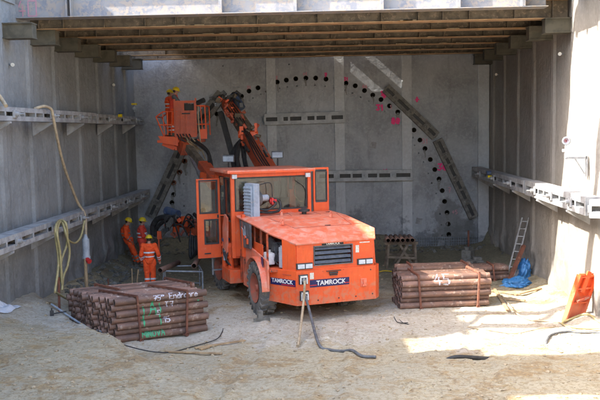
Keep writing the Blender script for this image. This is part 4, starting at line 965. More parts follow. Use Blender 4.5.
# basket
BY_ = 29.9
def bp_(px, py, dy=0): return at(px, py, BY_+dy)
fl0 = bp_(161, 140, .0)
bk = wb(MB().box((bp_(181, 139).x, BY_+.15, bp_(181, 141).z), (abs(bp_(203, 140).x-bp_(160, 140).x), 1.15, .10)).bar(bp_(164, 143), bp_(176, 148), .5, .18).bar(bp_(176, 148), bp_(190, 147), .5, .16), 'man_basket', OR, bev=.01)
pz0, pz1 = bp_(186, 136).z, bp_(186, 101).z; pxa, pxb = bp_(175.5, 120, -.42).x, bp_(195.5, 120, -.42).x; zc = bp_(186, 111, -.42)
m = MB(); yy = BY_-.42
hz0, hz1 = bp_(0, 110.5, -.42).z, bp_(0, 103.5, -.42).z; hx0, hx1 = bp_(181, 0, -.42).x, bp_(191, 0, -.42).x
hz0 = at(186, 110.5, yy).z; hz1 = at(186, 103, yy).z
m.box(((pxa+pxb)/2, yy, (pz0+hz0)/2), (pxb-pxa, .04, hz0-pz0)); m.box(((pxa+hx0)/2, yy, (hz0+pz1)/2), (hx0-pxa, .04, pz1-hz0)); m.box(((hx1+pxb)/2, yy, (hz0+pz1)/2), (pxb-hx1, .04, pz1-hz0)); m.box(((hx0+hx1)/2, yy, (hz1+pz1)/2), (hx1-hx0, .04, pz1-hz1))
for k in range(5): m.box((pxa+(pxb-pxa)*k/4, yy-.03, (pz0+hz0)/2), (.03, .03, hz0-pz0-.05))
m.bar((pxa-.02, yy, pz0), (pxa-.02, yy, at(176, 99, yy).z), .06, .06); m.bar((pxb+.02, yy, pz0), (pxb+.02, yy, at(195, 98, yy).z), .06, .06)
wb(m, 'front_panel', MT['orange_boom'], bk)
wb(MB().box(((hx0+hx1)/2, yy+.35, (hz0+hz1)/2-.02), (hx1-hx0+.1, .2, hz1-hz0)), 'control_box', MT['dark'], bk, .02)
wb(MB().cyl(at(195, 104, yy+.1), at(204, 100, yy-.1), .09, n=14), 'spot_tube', MT['dark'], bk)
zb_ = bp_(0, 138).z; gr_ = MB(); 
def rail(pts, r=.024, m=None): (m or gr_).tube(pts, r, 7, 1)
x0, x1 = bp_(158, 0).x, bp_(176, 0).x; xo = bp_(154.5, 0).x
zt_ = at(160, 112, BY_).z; zt2 = at(160, 117, BY_).z; zm = at(160, 125, BY_).z
for yo in (-.42, .65):
    rail([(xo, BY_+yo, zt2), (xo+.25, BY_+yo, zt_), (x1, BY_+yo, zt_)]); rail([(xo+.08, BY_+yo, zm), (x1, BY_+yo, zm)])
    rail([(xo, BY_+yo, zt2), (xo+.28, BY_+yo, zb_-.05)]); rail([(xo+.42, BY_+yo, zt_), (xo+.42, BY_+yo, zb_)]); rail([(xo+.25, BY_+yo, zt_), (xo+.3, BY_+yo, zb_)], .016)
    rail([(xo+.6, BY_+yo, zt_), (xo+.55, BY_+yo, zb_)], .016)
rail([(xo, BY_-.42, zt2), (xo, BY_+.65, zt2)]); rail([(xo+.08, BY_-.42, zm), (xo+.08, BY_+.65, zm)]); rail([(xo+.28, BY_-.42, zb_), (xo+.28, BY_+.65, zb_)])
wb(gr_, 'guard_rail', OR, bk); gr_ = MB()
xr = bp_(203.5, 0).x; zq = at(200, 106, BY_).z
for yo in (-.42, .65):
    rail([(pxb, BY_+yo, zq), (xr, BY_+yo, zq)]); rail([(xr, BY_+yo, zq), (xr+.02, BY_+yo, zb_-.02)]); rail([(xr-.16, BY_+yo, zq), (xr-.1, BY_+yo, zb_)], .016); rail([(pxb, BY_+yo, zm), (xr, BY_+yo, zm)])
rail([(xr, BY_-.42, zq), (xr, BY_+.65, zq)])
wb(gr_, 'guard_rail', OR, bk)
for k in range(5): wb(MB().tube([bp_(177+k*3, 134, -.5), bp_(180+k*3, 139+k % 2, -.6), bp_(186+k*2, 143, -.5), bp_(190+k, 140, -.5)], .022, 6), 'hoses', MT['rubber'], bk)
wb(MB().box(bp_(186, 113.5, -.5), (.30, .02, .04)), 'plate_slot', MT['dark'], bk)
for zz in (136.5, 125): wb(MB().box(((pxa+pxb)/2, yy-.035, at(186, zz, yy).z), (pxb-pxa+.04, .03, .05)), 'stiffener', MT['orange_boom'], bk)
wb(MB().tube([bp_(198, 106, -.5), bp_(198.5, 120, -.5), bp_(200, 138, -.5), bp_(202, 150, -.5), bp_(206, 160, -.5)], .022, 6), 'hose', MT['beige_hose'], bk)
wb(MB().box(bp_(203, 134, -.4), (.30, .1, .36)), 'side_box', OR, bk, .01)
wb(MB().poly([bp_(158, 136, -.45), bp_(162, 143, -.45), bp_(178, 146, -.45), bp_(178, 137, -.45)], (0, 1.1, 0)), 'basket_tray', OR, bk)
# C: lower left drilling boom, reaching out at knee to chest height
d0 = at(205, 232, 28.6); d1 = at(190, 224, 29.8); d2 = at(172, 222, 30.8)
b3 = wb(MB().bar(d0, d1, .42, .38).bar(d1, d2, .32, .30), 'drill_boom', MT['orange_boom'], bev=.02)
wb(MB().cyl(at(186, 226, 29.6), at(186, 216.5, 29.6), .19, n=16).cyl(at(176, 232, 29.9), at(176, 224, 29.9), .13), 'swivel', OR, b3)
random.seed(5)
for k in range(12):
    p = at(random.uniform(166, 203), random.uniform(217, 236), random.uniform(29.2, 30.4)); a_ = random.uniform(-.8, .8)
    mb = MB().box(p, (random.uniform(.10, .24), .16, random.uniform(.08, .2)), Matrix.Rotation(a_, 4, 'Y')); wb(mb, 'boom_block', (OG, OR, MT['dark'])[k % 3], b3, .012)
for k in range(14):
    p = at(random.uniform(166, 203), random.uniform(215, 236), random.uniform(29.0, 30.2)); q = p+V((random.uniform(-.3, .3), random.uniform(-.2, .1), random.uniform(-.25, .25))); r_ = random.uniform(.03, .075)
    wb(MB().cyl(p, q, r_).cyl(p, p+(q-p)*.15, r_*1.3).cyl(q, p+(q-p)*.85, r_*1.3), 'cylinder', (MT['orange_worn'], MT['steel'], OG, MT['dark'])[k % 4], b3)
for k in range(10):
    p = at(random.uniform(168, 200), random.uniform(215, 228), 29.1); q = p+V((random.uniform(-.5, .6), -.1, random.uniform(-.7, .1)))
    wb(MB().tube([p, (p+q)/2+V((random.uniform(-.2, .2), -.2, .22)), q], .03, 6), 'hoses', MT['rubber'], b3)
wb(MB().cyl(at(166.5, 210.5, 30.2), at(178, 214.5, 29.8), .16, n=16).cyl(at(165, 213, 30.1), at(168, 209, 30.1), .10), 'motor', MT['blue'], b3)
wb(MB().ibeam(at(160, 236, 30.0), at(176, 216, 29.6), .26, .2, .04, .08, (0, 1, 0)), 'feed_rail', MT['darkwaler'], b3)
wb(MB().tube([at(153, 234, 30.4), at(153, 226, 30.3), at(158, 219, 30.2), at(167, 217, 30), at(176, 220, 29.8), at(184, 219, 29.6)], .11, 8).tube([at(155, 236, 30.4), at(157, 228, 30.3), at(163, 222, 30.1), at(172, 219, 29.9)], .08, 8), 'boom_hose', MT['rubber'], b3)
wb(MB().box(at(159.5, 235, 29.8), (.16, .12, .3)).box(at(159, 246, 29.8), (.05, .05, .6)), 'side_plate', OR, b3)
for k in range(5):
    wb(MB().tube([at(193+k*2, 222, 29.3), at(191+k*2.2, 234, 29.2), at(190+k*2.4, 246, 29.1), at(191+k*2.6, 258-k*2, 29.0), at(197+k, 250, 28.8)], .055, 7), 'boom_hose', MT['rubber'], b3)
wb(MB().tube([at(194, 214, 29), at(198, 218, 28.8), at(203, 224, 28.5)], .07, 7).tube([at(199, 213, 29), at(204, 210, 28.7)], .09, 7), 'boom_hose', MT['rubber'], b3)
# supply hoses at the back of the rig
g0 = RW @ V((-.82, -.12, 1.13)); e = onZ(298.5, 346, .03)
tag(MB().tube([g0, g0+V((0, -.12, -.12)), V((g0.x-.04, g0.y-.25, .55)), V((e.x, e.y+.25, .10)), V((e.x-.03, e.y, .03))], .032, 10).build('water_hose', MT['beige_hose']), 'beige water hose hanging from the upper rear port of the drilling rig to the ground', 'hose')
g1 = RW @ V((-.80, -.12, .70)); e = onZ(319, 345, .03); kp = [onZ(330, 347.5, .03), onZ(343, 350, .05), onZ(352, 353, .04), onZ(362, 358.5, .05), onZ(376, 361, .02)]
tag(MB().tube([g1, g1+V((.03, -.12, -.06)), V((g1.x+.12, g1.y-.35, .35)), V((e.x, e.y, .04))]+[V((p.x, p.y, gz(p.x, p.y)+.03)) for p in kp], .036, 10).build('power_cable', MT['grey']), 'grey power cable from the lower rear port of the drilling rig, running over the ground', 'cable')

# ------------------------------------------------------------------ people
def person(name_label, loc, rz, J, top, helmet=True, vest=False, group=None, scale=1.0, bands='white', sleeves=None):
    """J: joints in the person's frame (x right, y the way they face, z up)."""
    J = {k: V(v) for k, v in J.items()}; bones = []
    def cap(a, b, ra, rb, tg, n=14):
        bones.append((V(a), V(b), ra, rb, tg))
    cap(J['hip'], J['waist'], .150, .130, 'torso'); cap(J['waist'], J['chest'], .130, .158, 'torso'); cap(J['chest'], J['neck'], .150, .065, 'torso')
    nk = J['neck']; hdd = (J['head']-nk).normalized(); cap(nk, nk+hdd*.09, .058, .055, 'head')
    for s in 'LR':
        sx = -1 if s == 'L' else 1
        cap(J['chest']+V((0, 0, .06)), J['sh'+s], .10, .075, 'torso'); cap(J['sh'+s], J['el'+s], .066, .050, 'arm'); cap(J['el'+s], J['wr'+s], .050, .034, 'fore')
        fd = (J['wr'+s]-J['el'+s]).normalized(); side = fd.cross(V((0, 1, 0))); 
        if side.length < .3: side = fd.cross(V((0, 0, 1)))
        side.normalize(); pn = fd.cross(side)
        pc = J['wr'+s]+fd*.05
        for q in (-.026, -.009, .009, .026): cap(J['wr'+s]+side*q*.6, J['wr'+s]+fd*.085+side*q, .016, .013, 'hand')
        for q, ln in ((-.030, .060), (-.010, .078), (.010, .074), (.030, .062)):
            k0 = J['wr'+s]+fd*.09+side*q; k1 = k0+fd*ln*.5+pn*.012; k2 = k1+fd*ln*.35+pn*.03
            cap(k0, k1, .0095, .009, 'hand'); cap(k1, k2, .009, .0075, 'hand')
        t0 = J['wr'+s]+fd*.03-side*.025; cap(t0, t0+fd*.035-side*.03, .014, .011, 'hand'); cap(t0+fd*.035-side*.03, t0+fd*.07-side*.035+pn*.012, .011, .009, 'hand')
        cap(J['hp'+s], J['kn'+s], .098, .068, 'leg'); cap(J['kn'+s], J['an'+s], .066, .048, 'shin')
        an = J['an'+s]; tf = J.get('toe'+s, an+V((0, .19, -.06))); hl = an+V((0, -.05, -.05)); cap(an, hl, .05, .042, 'foot'); cap(hl, tf, .045, .038, 'foot')
    m = MB()
    for a, b, ra, rb, tg in bones:
        m.cyl(a, b, ra, rb, 14) if (b-a).length > 1e-4 else None
        for p, r in ((a, ra), (b, rb)):
            bm = bmesh.new(); bmesh.ops.create_icosphere(bm, subdivisions=2, radius=r)
            m.add([p+v.co for v in bm.verts], [[v.index for v in f.verts] for f in bm.faces]); bm.free()
    # head
    hc = J['head']; f = J.get('look', V((0, 1, 0))); f = V(f).normalized(); up = hdd; rt = f.cross(up).normalized(); f = up.cross(rt)
    HM = Matrix((rt, f, up)).transposed().to_4x4(); HM.translation = hc
    def ell(c, r):
        bm = bmesh.new(); bmesh.ops.create_icosphere(bm, subdivisions=3, radius=1)
        m.add([HM @ V((c[0]+v.co.x*r[0], c[1]+v.co.y*r[1], c[2]+v.co.z*r[2])) for v in bm.verts], [[v.index for v in g_.verts] for g_ in bm.faces]); bm.free()
    ell((0, -.005, .02), (.074, .095, .095)); ell((0, .028, -.045), (.052, .062, .062)); ell((0, .098, -.012), (.013, .02, .024)); ell((0, .082, .025), (.055, .014, .012))
    ell((-.077, 0, -.005), (.012, .02, .03)); ell((.077, 0, -.005), (.012, .02, .03)); ell((0, .084, -.048), (.024, .009, .006)); ell((0, .078, -.085), (.025, .016, .014))
    o = m.build('person', MT['skin'])
    rm = o.modifiers.new('r', 'REMESH'); rm.mode = 'VOXEL'; rm.voxel_size = .0105
    sm = o.modifiers.new('s', 'SMOOTH'); sm.factor = .5; sm.iterations = 3
    bpy.context.view_layer.update()
    me = bpy.data.meshes.new_from_object(o.evaluated_get(bpy.context.evaluated_depsgraph_get())); o.modifiers.clear(); o.data = me
    me.polygons.foreach_set('use_smooth', [True]*len(me.polygons))
    co = [v.co.copy() for v in me.vertices]; nr = [v.normal.copy() for v in me.vertices]; info = []
    hb = (hc, 'head')
    for p in co:
        best = (1e9, None, 0)
        d = (p-hc).length-.115
        if d < best[0]: best = (d, 'head', 0)
        for i, (a, b, ra, rb, tg) in enumerate(bones):
            ab = b-a; t = max(0, min(1, (p-a).dot(ab)/max(ab.length_squared, 1e-9))); d = (p-a-ab*t).length-(ra+(rb-ra)*t)
            if d < best[0]: best = (d, tg, t, i)
        info.append(best)
    def shell(nm, tags, off, mt, cond=None, wr=.008):
        idx = {}; vs = []; fs = []
        for pg in me.polygons:
            if all(info[i][1] in tags and (cond is None or cond(info[i], co[i])) for i in pg.vertices):
                fc = []
                for i in pg.vertices:
                    if i not in idx:
                        idx[i] = len(vs); w_ = wr*noise.noise(co[i]*9+V((len(name_label), 0, 0)))+wr*.6*noise.noise(V((co[i].x*14, co[i].y*14, co[i].z*30)))
                        vs.append(co[i]+nr[i]*(off+w_))
                    fc.append(idx[i])
                fs.append(fc)
        if not fs: return None
        c = MB().add(vs, fs, True).build(nm, mt, o)
        sd = c.modifiers.new('t', 'SOLIDIFY'); sd.thickness = .008; sd.offset = -1
        return c
    top_m = MT[top]; tr = MT['hivis'] if top == 'hivis' or vest else MT[top]
    torso_c = lambda I, p: p.z < J['neck'].z+.015
    if vest:
        shell('jacket', ('torso', 'arm', 'fore'), .014, MT['greycloth'], lambda I, p: torso_c(I, p))
        shell('vest', ('torso',), .024, MT['hivis_red'], lambda I, p: torso_c(I, p) and abs((p-J['chest']).x) < .17)
    else: shell('jacket', ('torso', 'arm', 'fore'), .022, top_m, torso_c, .014)
    shell('trousers', ('leg', 'shin'), .024, tr, None, .016)
    shell('trousers_seat', ('torso',), .016, tr, lambda I, p: p.z < J['hip'].z+.02)
    shell('boot', ('foot',), .010, MT['boot'], None, .002)
    bm_ = MT['band'] if bands == 'white' else MT['band_grey']
    wz = J['waist'].z
    if not vest:
        for zz in (wz+.0, wz+.14): shell('reflective_band', ('torso',), .034, bm_, lambda I, p, zz=zz: abs(p.z-zz) < .028, .014)
        shell('reflective_band', ('fore',), .030, bm_, lambda I, p: .35 < I[2] < .55 or .72 < I[2] < .88, .014)
    shell('reflective_band', ('shin',), .034, bm_, lambda I, p: .30 < I[2] < .46 or .62 < I[2] < .78, .016)
    # helmet: shell with brim and ridge, inner harness hidden
    hh = MB(); prof = []
    n = 24; rings = []
    for k in range(9):
        a = k/8*PI/2; rings.append((.128*math.cos(a), .115*math.sin(a)))
    vs = []; 
    for (r_, z_) in rings: vs += [HM @ V((r_*.88*math.cos(2*PI*i/n), r_*1.08*math.sin(2*PI*i/n)-.005, .035+z_)) for i in range(n)]
    hh.add(vs, [(j*n+i, j*n+(i+1) % n, (j+1)*n+(i+1) % n, (j+1)*n+i) for j in range(8) for i in range(n)], True)
    br = []; 
    for (k, z_) in ((1.0, .035), (1.13, .028), (1.13, .022), (1.0, .026)):
        br += [HM @ V((.128*.88*k*math.cos(2*PI*i/n), .128*1.08*k*math.sin(2*PI*i/n)-.005+(.045*max(0, math.sin(2*PI*i/n))**2 if k > 1 else 0), z_)) for i in range(n)]
    hh.add(br, [(j*n+i, j*n+(i+1) % n, (j+1)*n+(i+1) % n, (j+1)*n+i) for j in range(3) for i in range(n)], True)
    hh.tube([HM @ V((0, -.13*math.cos(PI*i/8)-.005, .04+.118*math.sin(PI*i/8))) for i in range(9)], .009, 6, 1)
    hh.build('helmet', MT['helmet'], o)
    MB().add([HM @ V((r_*1.03*math.cos(2*PI*i/16), r_*1.02*math.sin(2*PI*i/16)-.028, z_)) for (r_, z_) in ((.074, .045), (.077, .0), (.070, -.045), (.05, -.06)) for i in range(16)], [(j*16+i, j*16+(i+1) % 16, (j+1)*16+(i+1) % 16, (j+1)*16+i) for j in range(3) for i in range(16) if not 1 <= i <= 6], True).build('hair', MT['hair'], o)
    for sx in (-1, 1):
        MB().add([HM @ V((sx*.03+.010*math.cos(t)*math.cos(q), .085+.008*math.sin(q) if False else .086+.006*math.cos(q)*math.sin(t), .005+.007*math.sin(q))) for q in (-1.2, -.6, 0, .6, 1.2) for t in [2*PI*i/8 for i in range(8)]], [(j*8+i, j*8+(i+1) % 8, (j+1)*8+(i+1) % 8, (j+1)*8+i) for j in range(4) for i in range(8)], True).build('eye', MT['black'], o)
    o.location = loc; o.rotation_euler = (0, 0, rz); o.scale = (scale,)*3
    return tag(o, name_label, 'person', group)
def pose(lean=(0, 0), arms=None, legs=None, look=(0, 1, 0), drop=0.):
    lx, ly = lean; k = lambda z: V((lx*(z-.95)/.6, ly*(z-.95)/.6, 0))
    J = {'hip': (0, 0, .97), 'waist': V((0, 0, 1.10))+k(1.1), 'chest': V((0, 0, 1.32))+k(1.32), 'neck': V((0, .01, 1.51))+k(1.5), 'head': V((0, .035, 1.655))+k(1.66), 'look': look}
    for s, q in (('L', -1), ('R', 1)):
        J['sh'+s] = V((q*.185, 0, 1.44))+k(1.44); J['hp'+s] = V((q*.095, 0, .93)); J['kn'+s] = V((q*.11, .02, .50)); J['an'+s] = V((q*.12, -.01, .10))
        J['el'+s] = V((q*.25, .0, 1.15))+k(1.15); J['wr'+s] = V((q*.25, .12, .92))+k(.92)
    for d in (arms or {}, legs or {}):
        for kk, vv in d.items(): J[kk] = V(vv)
    return {a: V(b) for a, b in J.items()}
def stand(px, py, z=0.): return onZ(px, py, z)
p3 = stand(150.5, 288.5); p3.z = gz(p3.x, p3.y)
person('worker in an orange suit seen from behind, standing behind the left pipe stack', p3, math.radians(8), pose(arms={'elL': (-.27, -.02, 1.17), 'wrL': (-.26, .14, .97), 'elR': (.29, -.02, 1.17), 'wrR': (.31, .12, .95)}, legs={'anL': (-.10, -.02, .10), 'anR': (.10, -.02, .10), 'knL': (-.10, .02, .5), 'knR': (.10, .02, .5)}, look=(-.1, 1, -.25)), 'hivis')
p1 = onZ(133, 265); p1.z = gz(p1.x, p1.y)
person('worker in an orange suit leaning back by the left wall, leftmost of the ground crew', p1, math.radians(-75), pose(lean=(-.05, -.06), arms={'elL': (-.26, -.20, 1.12), 'wrL': (-.20, -.02, .95), 'elR': (.27, -.22, 1.12), 'wrR': (.22, -.05, .93)},
  legs={'hip': (0, -.12, .93), 'waist': (0, -.20, 1.08), 'chest': (0, -.24, 1.30), 'neck': (0, -.18, 1.49), 'head': (0, -.12, 1.63), 'shL': (-.18, -.22, 1.42), 'shR': (.18, -.22, 1.42), 'hpL': (-.09, -.10, .90), 'hpR': (.09, -.10, .90), 'knL': (-.1, .02, .50), 'knR': (.1, .06, .50), 'anL': (-.1, .10, .10), 'anR': (.1, .22, .10)}, look=(.2, 1, -.2)), 'hivis', bands='grey', scale=1.04)
p2 = onZ(143, 266); p2.z = gz(p2.x, p2.y)
person('worker in a red jacket with white bands, arms folded, standing before the far boom hoses', p2, math.radians(-80), pose(arms={'elL': (-.24, .06, 1.14), 'wrL': (.02, .26, 1.06), 'elR': (.24, .05, 1.14), 'wrR': (.0, .24, 1.12)}, look=(0, 1, -.15)), 'hivis_red', scale=1.04)
zf = at(170, 140, 29.9).z+.20
pa = at(174.3, 130, 29.75); person('worker in the man basket with a red vest over grey sleeves, reaching for the controls', (pa.x, 29.72, zf-.05), math.radians(-82), pose(lean=(0, .06), arms={'elR': (.22, .25, 1.22), 'wrR': (.18, .52, 1.20), 'elL': (-.22, .2, 1.2), 'wrL': (-.15, .46, 1.18)}, look=(0, 1, -.15)), 'hivis_red', vest=True, scale=1.0)
pb = at(170.5, 130, 30.3); person('worker in the man basket standing behind the one with the red vest', (pb.x, 30.22, zf-.05), math.radians(-60), pose(arms={'elR': (.24, .1, 1.18), 'wrR': (.2, .36, 1.12)}, look=(.1, 1, -.1)), 'hivis', scale=.97)

# ------------------------------------------------------------------ things on the left
# yellow hose looped over the waler, and the pump hanging from a cable
def lz(x, y, o=.03): return V((x, y, gz(x, y)+o))
yh = MB(); S = 22.2
def L_(px, py, X=-7.35): return onX(px, py, X)
yh.tube([L_(55, 292), L_(58.5, 262), L_(56, 240), L_(56, 226), L_(60, 220.5, -7.55), L_(66, 224), L_(67, 243), L_(61, 262), L_(61, 282)], .034, 8)
yh.tube([L_(62, 284, -7.3), L_(60, 252, -7.28), L_(57, 232, -7.3), L_(61, 221.5, -7.5), L_(65.5, 232, -7.3), L_(69.5, 250, -7.28), L_(67.5, 266, -7.3), L_(63.5, 276, -7.3), L_(62, 290, -7.3)], .034, 8)
yh.tube([L_(63, 223, -7.5), L_(67, 238, -7.3), L_(75, 243, -7.3), L_(81, 236, -7.3), L_(84.5, 221, -7.35)], .03, 8)
yh.tube([L_(55, 292), lz(-7.4, 23.0), lz(-7.1, 22.7), lz(-6.9, 22.9)], .034, 8)
tag(yh.build('yellow_hose', MT['yellow_hose']), 'yellow hose coiled in loops over the lower left waler', 'hose')
tag(MB().tube([onX(-22, 70, -8.1), onX(0, 97, -7.8), onX(6, 106, -7.6)], .05, 8).build('hose', MT['beige_hose']), 'short length of beige hose at the left edge above the upper waler', 'hose')
tag(MB().tube([onX(34, 109, -7.9), onX(44, 106.2, -7.7), onX(51, 109, -7.6), onX(53, 116, -7.58), onX(57, 137, -7.6), onX(63, 163, -7.7), onX(70, 183, -7.75), onX(78, 203, -7.75), onX(85, 215, -7.6), onX(86, 236, -7.45)], .042, 8).build('hose', MT['beige_hose']), 'long beige hose hanging from the upper left waler down to the pump', 'hose')
q = onX(86, 248, -7.35); pm = empty('submersible_pump', (q.x, q.y, q.z), 0, 'grey submersible pump with a red cap hanging on the left wall', 'pump')
MB().cyl((0, 0, -.25), (0, 0, .28), .11, n=16).cyl((0, 0, .28), (0, 0, .42), .08, .035).cyl((0, 0, -.33), (0, 0, -.25), .125, n=16).build('body', MT['lightgrey'], pm)
MB().cyl((.03, -.06, -.33), (.14, -.16, -.40), .075, n=14).build('cap', MT['red'], pm)
MB().cyl((0, 0, -.42), (0, 0, -.33), .09).build('foot', MT['dark'], pm)
p0 = onX(85.5, 262, -7.35); tag(MB().cyl((p0.x, p0.y, gz(p0.x, p0.y)), (p0.x, p0.y, p0.z+.1), .05).build('timber_post', MT['wood']), 'round timber post under the pump at the left wall', 'post')
p0 = onX(58.5, 292, -7.4); tag(MB().cyl((p0.x, p0.y, gz(p0.x, p0.y)-.1), (p0.x+.02, p0.y, gz(p0.x, p0.y)+1.0), .035).build('iron_stake', MT['rust']), 'rusty iron stake beside the yellow hose', 'stake')
bl = MB().blob((-7.0, 22.7, .25), .42, (1.1, .7, 1.0), .35, 3, 4); tag(bl.build('boulder', MT['stone']), 'greenish grey boulder at the foot of the left wall by the hose', 'boulder')
for i, (px, py) in enumerate(((132.5, 287), (136, 288))):
    p = onZ(px, py); tag(MB().cyl((p.x, p.y, -.1), (p.x+(.10 if i else .0), p.y, .62), .022, n=8).build('wooden_stake', MT['wood']), ('upright' if i == 0 else 'slightly tilted')+' pale wooden stake behind the left pipe stack', 'stake', 'wooden stakes')
p = onZ(108.5, 289); tag(MB().cyl((p.x, p.y, -.1), (p.x, p.y, .35), .025, n=8).build('iron_pin', MT['rust']), 'short rusty pin standing behind the pipe stacks on the left', 'pin')
# tube trestle behind the left stack with two pipes
tp = [onZ(164, 292), onZ(203, 293), onZ(165.5, 286.5), onZ(200, 286)]
h = .68; tr = empty('tube_trestle', (tp[0].x, tp[0].y, 0), 0, 'low galvanised tube trestle behind the left pipe stack', 'trestle'); X = Matrix.Translation((-tp[0].x, -tp[0].y, 0))
a, b, c, d = [V((p.x, p.y, 0)) for p in tp]; Hh = V((0, 0, h))
for p_ in (a, b, c, d): MB().cyl(p_, p_+Hh, .028, n=10).build('leg', MT['galv'], tr, X)
MB().cyl(a+Hh, b+Hh, .028).cyl(c+Hh, d+Hh, .024).cyl(a+Hh, c+Hh, .024).cyl(b+Hh, d+Hh, .024).build('top_rail', MT['galv'], tr, X)
MB().cyl(a+V((0, 0, .1)), b+V((0, 0, .1)), .02).cyl(c+V((0, 0, .1)), d+V((0, 0, .1)), .02).build('lower_rail', MT['galv'], tr, X)
for i, (pa_, pb_) in enumerate((((160, 270.5), (167, 260)), ((194, 266), (186, 260)))):
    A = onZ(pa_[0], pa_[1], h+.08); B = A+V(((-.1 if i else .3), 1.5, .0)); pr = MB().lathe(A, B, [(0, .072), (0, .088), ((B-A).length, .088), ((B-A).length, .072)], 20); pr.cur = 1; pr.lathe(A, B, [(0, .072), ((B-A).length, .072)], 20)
    tag(pr.build('steel_pipe', [MT['pipe'], MT['bore_shade']]), ('left' if i == 0 else 'right')+' rusty pipe lying across the low tube trestle', 'pipe', 'pipes on the low trestle')
p = onZ(171.5, 288.5); bu = empty('bucket', (p.x, p.y, 0), 0, 'small white and red bucket under the low tube trestle', 'bucket')
MB().lathe((0, 0, 0), (0, 0, .26), [(0, .01), (0, .11), (.14, .125), (.14, .118), (.02, .105)], 20).build('body', MT['white'], bu); MB().lathe((0, 0, .14), (0, 0, .26), [(0, .126), (.12, .138), (.12, .13), (0, .12)], 20).build('rim', MT['red'], bu)
# black hose line along the edge of the bank, stakes and sheet
tag(MB().tube([lz(-7.3, 21.2), lz(-6.7, 20.55, .02), lz(-6.0, 19.6), lz(-5.3, 18.7), lz(-4.7, 18.0), lz(-3.8, 17.9), lz(-3.1, 18.5), lz(-2.75, 19.1), lz(-2.7, 19.8), lz(-2.75, 20.4, -.02)], .013, 6).build('black_cable', MT['rubber']), 'thin black cable lying round the front of the left pipe stack', 'cable')
tag(MB().tube([lz(-7.5, 21.1, .1), lz(-6.4, 20.2, .12), lz(-5.6, 19.2, .1)], .03, 6).build('pale_rod', MT['lightgrey']), 'pale rod lying in front of the rear left pipe stack', 'rod')
for i, (p0, p1) in enumerate((((165, 354), (222, 356)), ((200, 352), (209, 349)), ((195, 351), (245, 342)))):
    A = onZ(*p0); B = onZ(*p1); A = lz(A.x, A.y, .03); B = lz(B.x, B.y, .03); tag(MB().bar(A, B, .07, .03).build('timber_batten', MT['wood']), ('longest', 'shortest', 'slanting')[i]+' pale timber batten on the ground before the left pipe stack', 'batten', 'timber battens on the ground')
bm = bmesh.new(); bmesh.ops.create_grid(bm, x_segments=24, y_segments=24, size=.5)
A = onZ(-4, 322, .4)
for v in bm.verts:
    x, y = v.co.x, v.co.y; v.co = V((A.x+x*.8-.1, A.y+y*.9+.5, 0)); v.co.z = gz(v.co.x, v.co.y)+.03+.5*max(0, noise.noise(V((x*2.5, y*2.5, 1)))+.35)*(1-4*x*x)*(1-4*y*y)
me = bpy.data.meshes.new('plastic_sheet'); bm.to_mesh(me); bm.free(); me.materials.append(MT['sheet']); o = bpy.data.objects.new('plastic_sheet', me); C.objects.link(o)
o.modifiers.new('s', 'SOLIDIFY').thickness = .01; tag(o, 'crumpled white plastic sheet on the ground at the left edge', 'sheet')
p = onZ(52, 316, .4); tag(MB().box((p.x, p.y, gz(p.x, p.y)+.07), (.10, .08, .14), rotz(.4), .02).cyl((p.x, p.y, gz(p.x, p.y)+.12), (p.x, p.y, gz(p.x, p.y)+.2), .02).bar((p.x, p.y, gz(p.x, p.y)+.05), (p.x+.35, p.y+.1, gz(p.x, p.y)+.09), .03, .03).build('hand_tool', MT['dark']), 'small dark tool lying on the bank before the hose stake', 'tool')
# survey targets and prisms on the walls
def target(px, py, X, lab):
    q = onX(px, py, X); s = 1 if X < 0 else -1; e_ = empty('survey_target', q, 0, lab, 'survey target', 'survey targets')
    MB().cyl((0, 0, 0), (s*.12, -.03, 0), .02).build('pin', MT['steel'], e_); MB().cyl((s*.12, -.04, 0), (s*.13, -.09, 0), .052, n=18).build('disc', MT['decal'], e_)
target(9, 65, xl(20.6)+.02, 'white survey disc high on the left wall near the left edge'); target(111, 85, xl(31)+.0, 'white survey disc high on the left wall near the far corner')
target(563.5, 54, XR-.02, 'white survey disc high on the right wall near the sunlit strip'); target(499, 74.5, XR-.02, 'white survey disc high on the right wall in deep shade')
def prism(q, s, lab):
    e_ = empty('survey_prism', q, 0, lab, 'survey prism')
    MB().bar((s*.55, 0, 0), (0, 0, 0), .05, .06).bar((s*.55, 0, .05), (s*.55, 0, -.5), .05, .05).bar((s*.5, 0, -.42), (s*.25, 0, -.02), .03, .03).build('arm', MT['steel'], e_)
    MB().cyl((0, 0, 0), (0, 0, .16), .03).box((0, 0, .2), (.16, .10, .07), bev=.01).cyl((0, 0, .24), (0, 0, .34), .02).build('stem', MT['white'], e_)
    h = MB().lathe((0, .05, .45), (0, -.07, .45), [(0, .02), (0, .08), (.10, .11), (.12, .11), (.12, .075), (.06, .02)], 20).build('prism_head', MT['lightgrey'], e_)
    MB().lathe((0, -.02, .45), (0, -.075, .45), [(0, .02), (.0, .06), (.05, .062)], 16).build('lens', MT['red'], h)
prism(onX(565.5, 158, XR-.62), 1, 'survey prism on an arm bracket at the sunlit right wall')
q = onX(134.5, 109, -7.7); e_ = empty('survey_prism', q, 0, 'small yellow and grey survey prism standing on the far end of the upper left waler', 'survey prism')
MB().cyl((0, 0, -.12), (0, 0, .12), .03).box((0, 0, .02), (.12, .1, .1), bev=.01).build('stem', MT['lightgrey'], e_); MB().box((0, 0, .2), (.22, .12, .07), bev=.02).build('cap', MT['helmet'], e_)
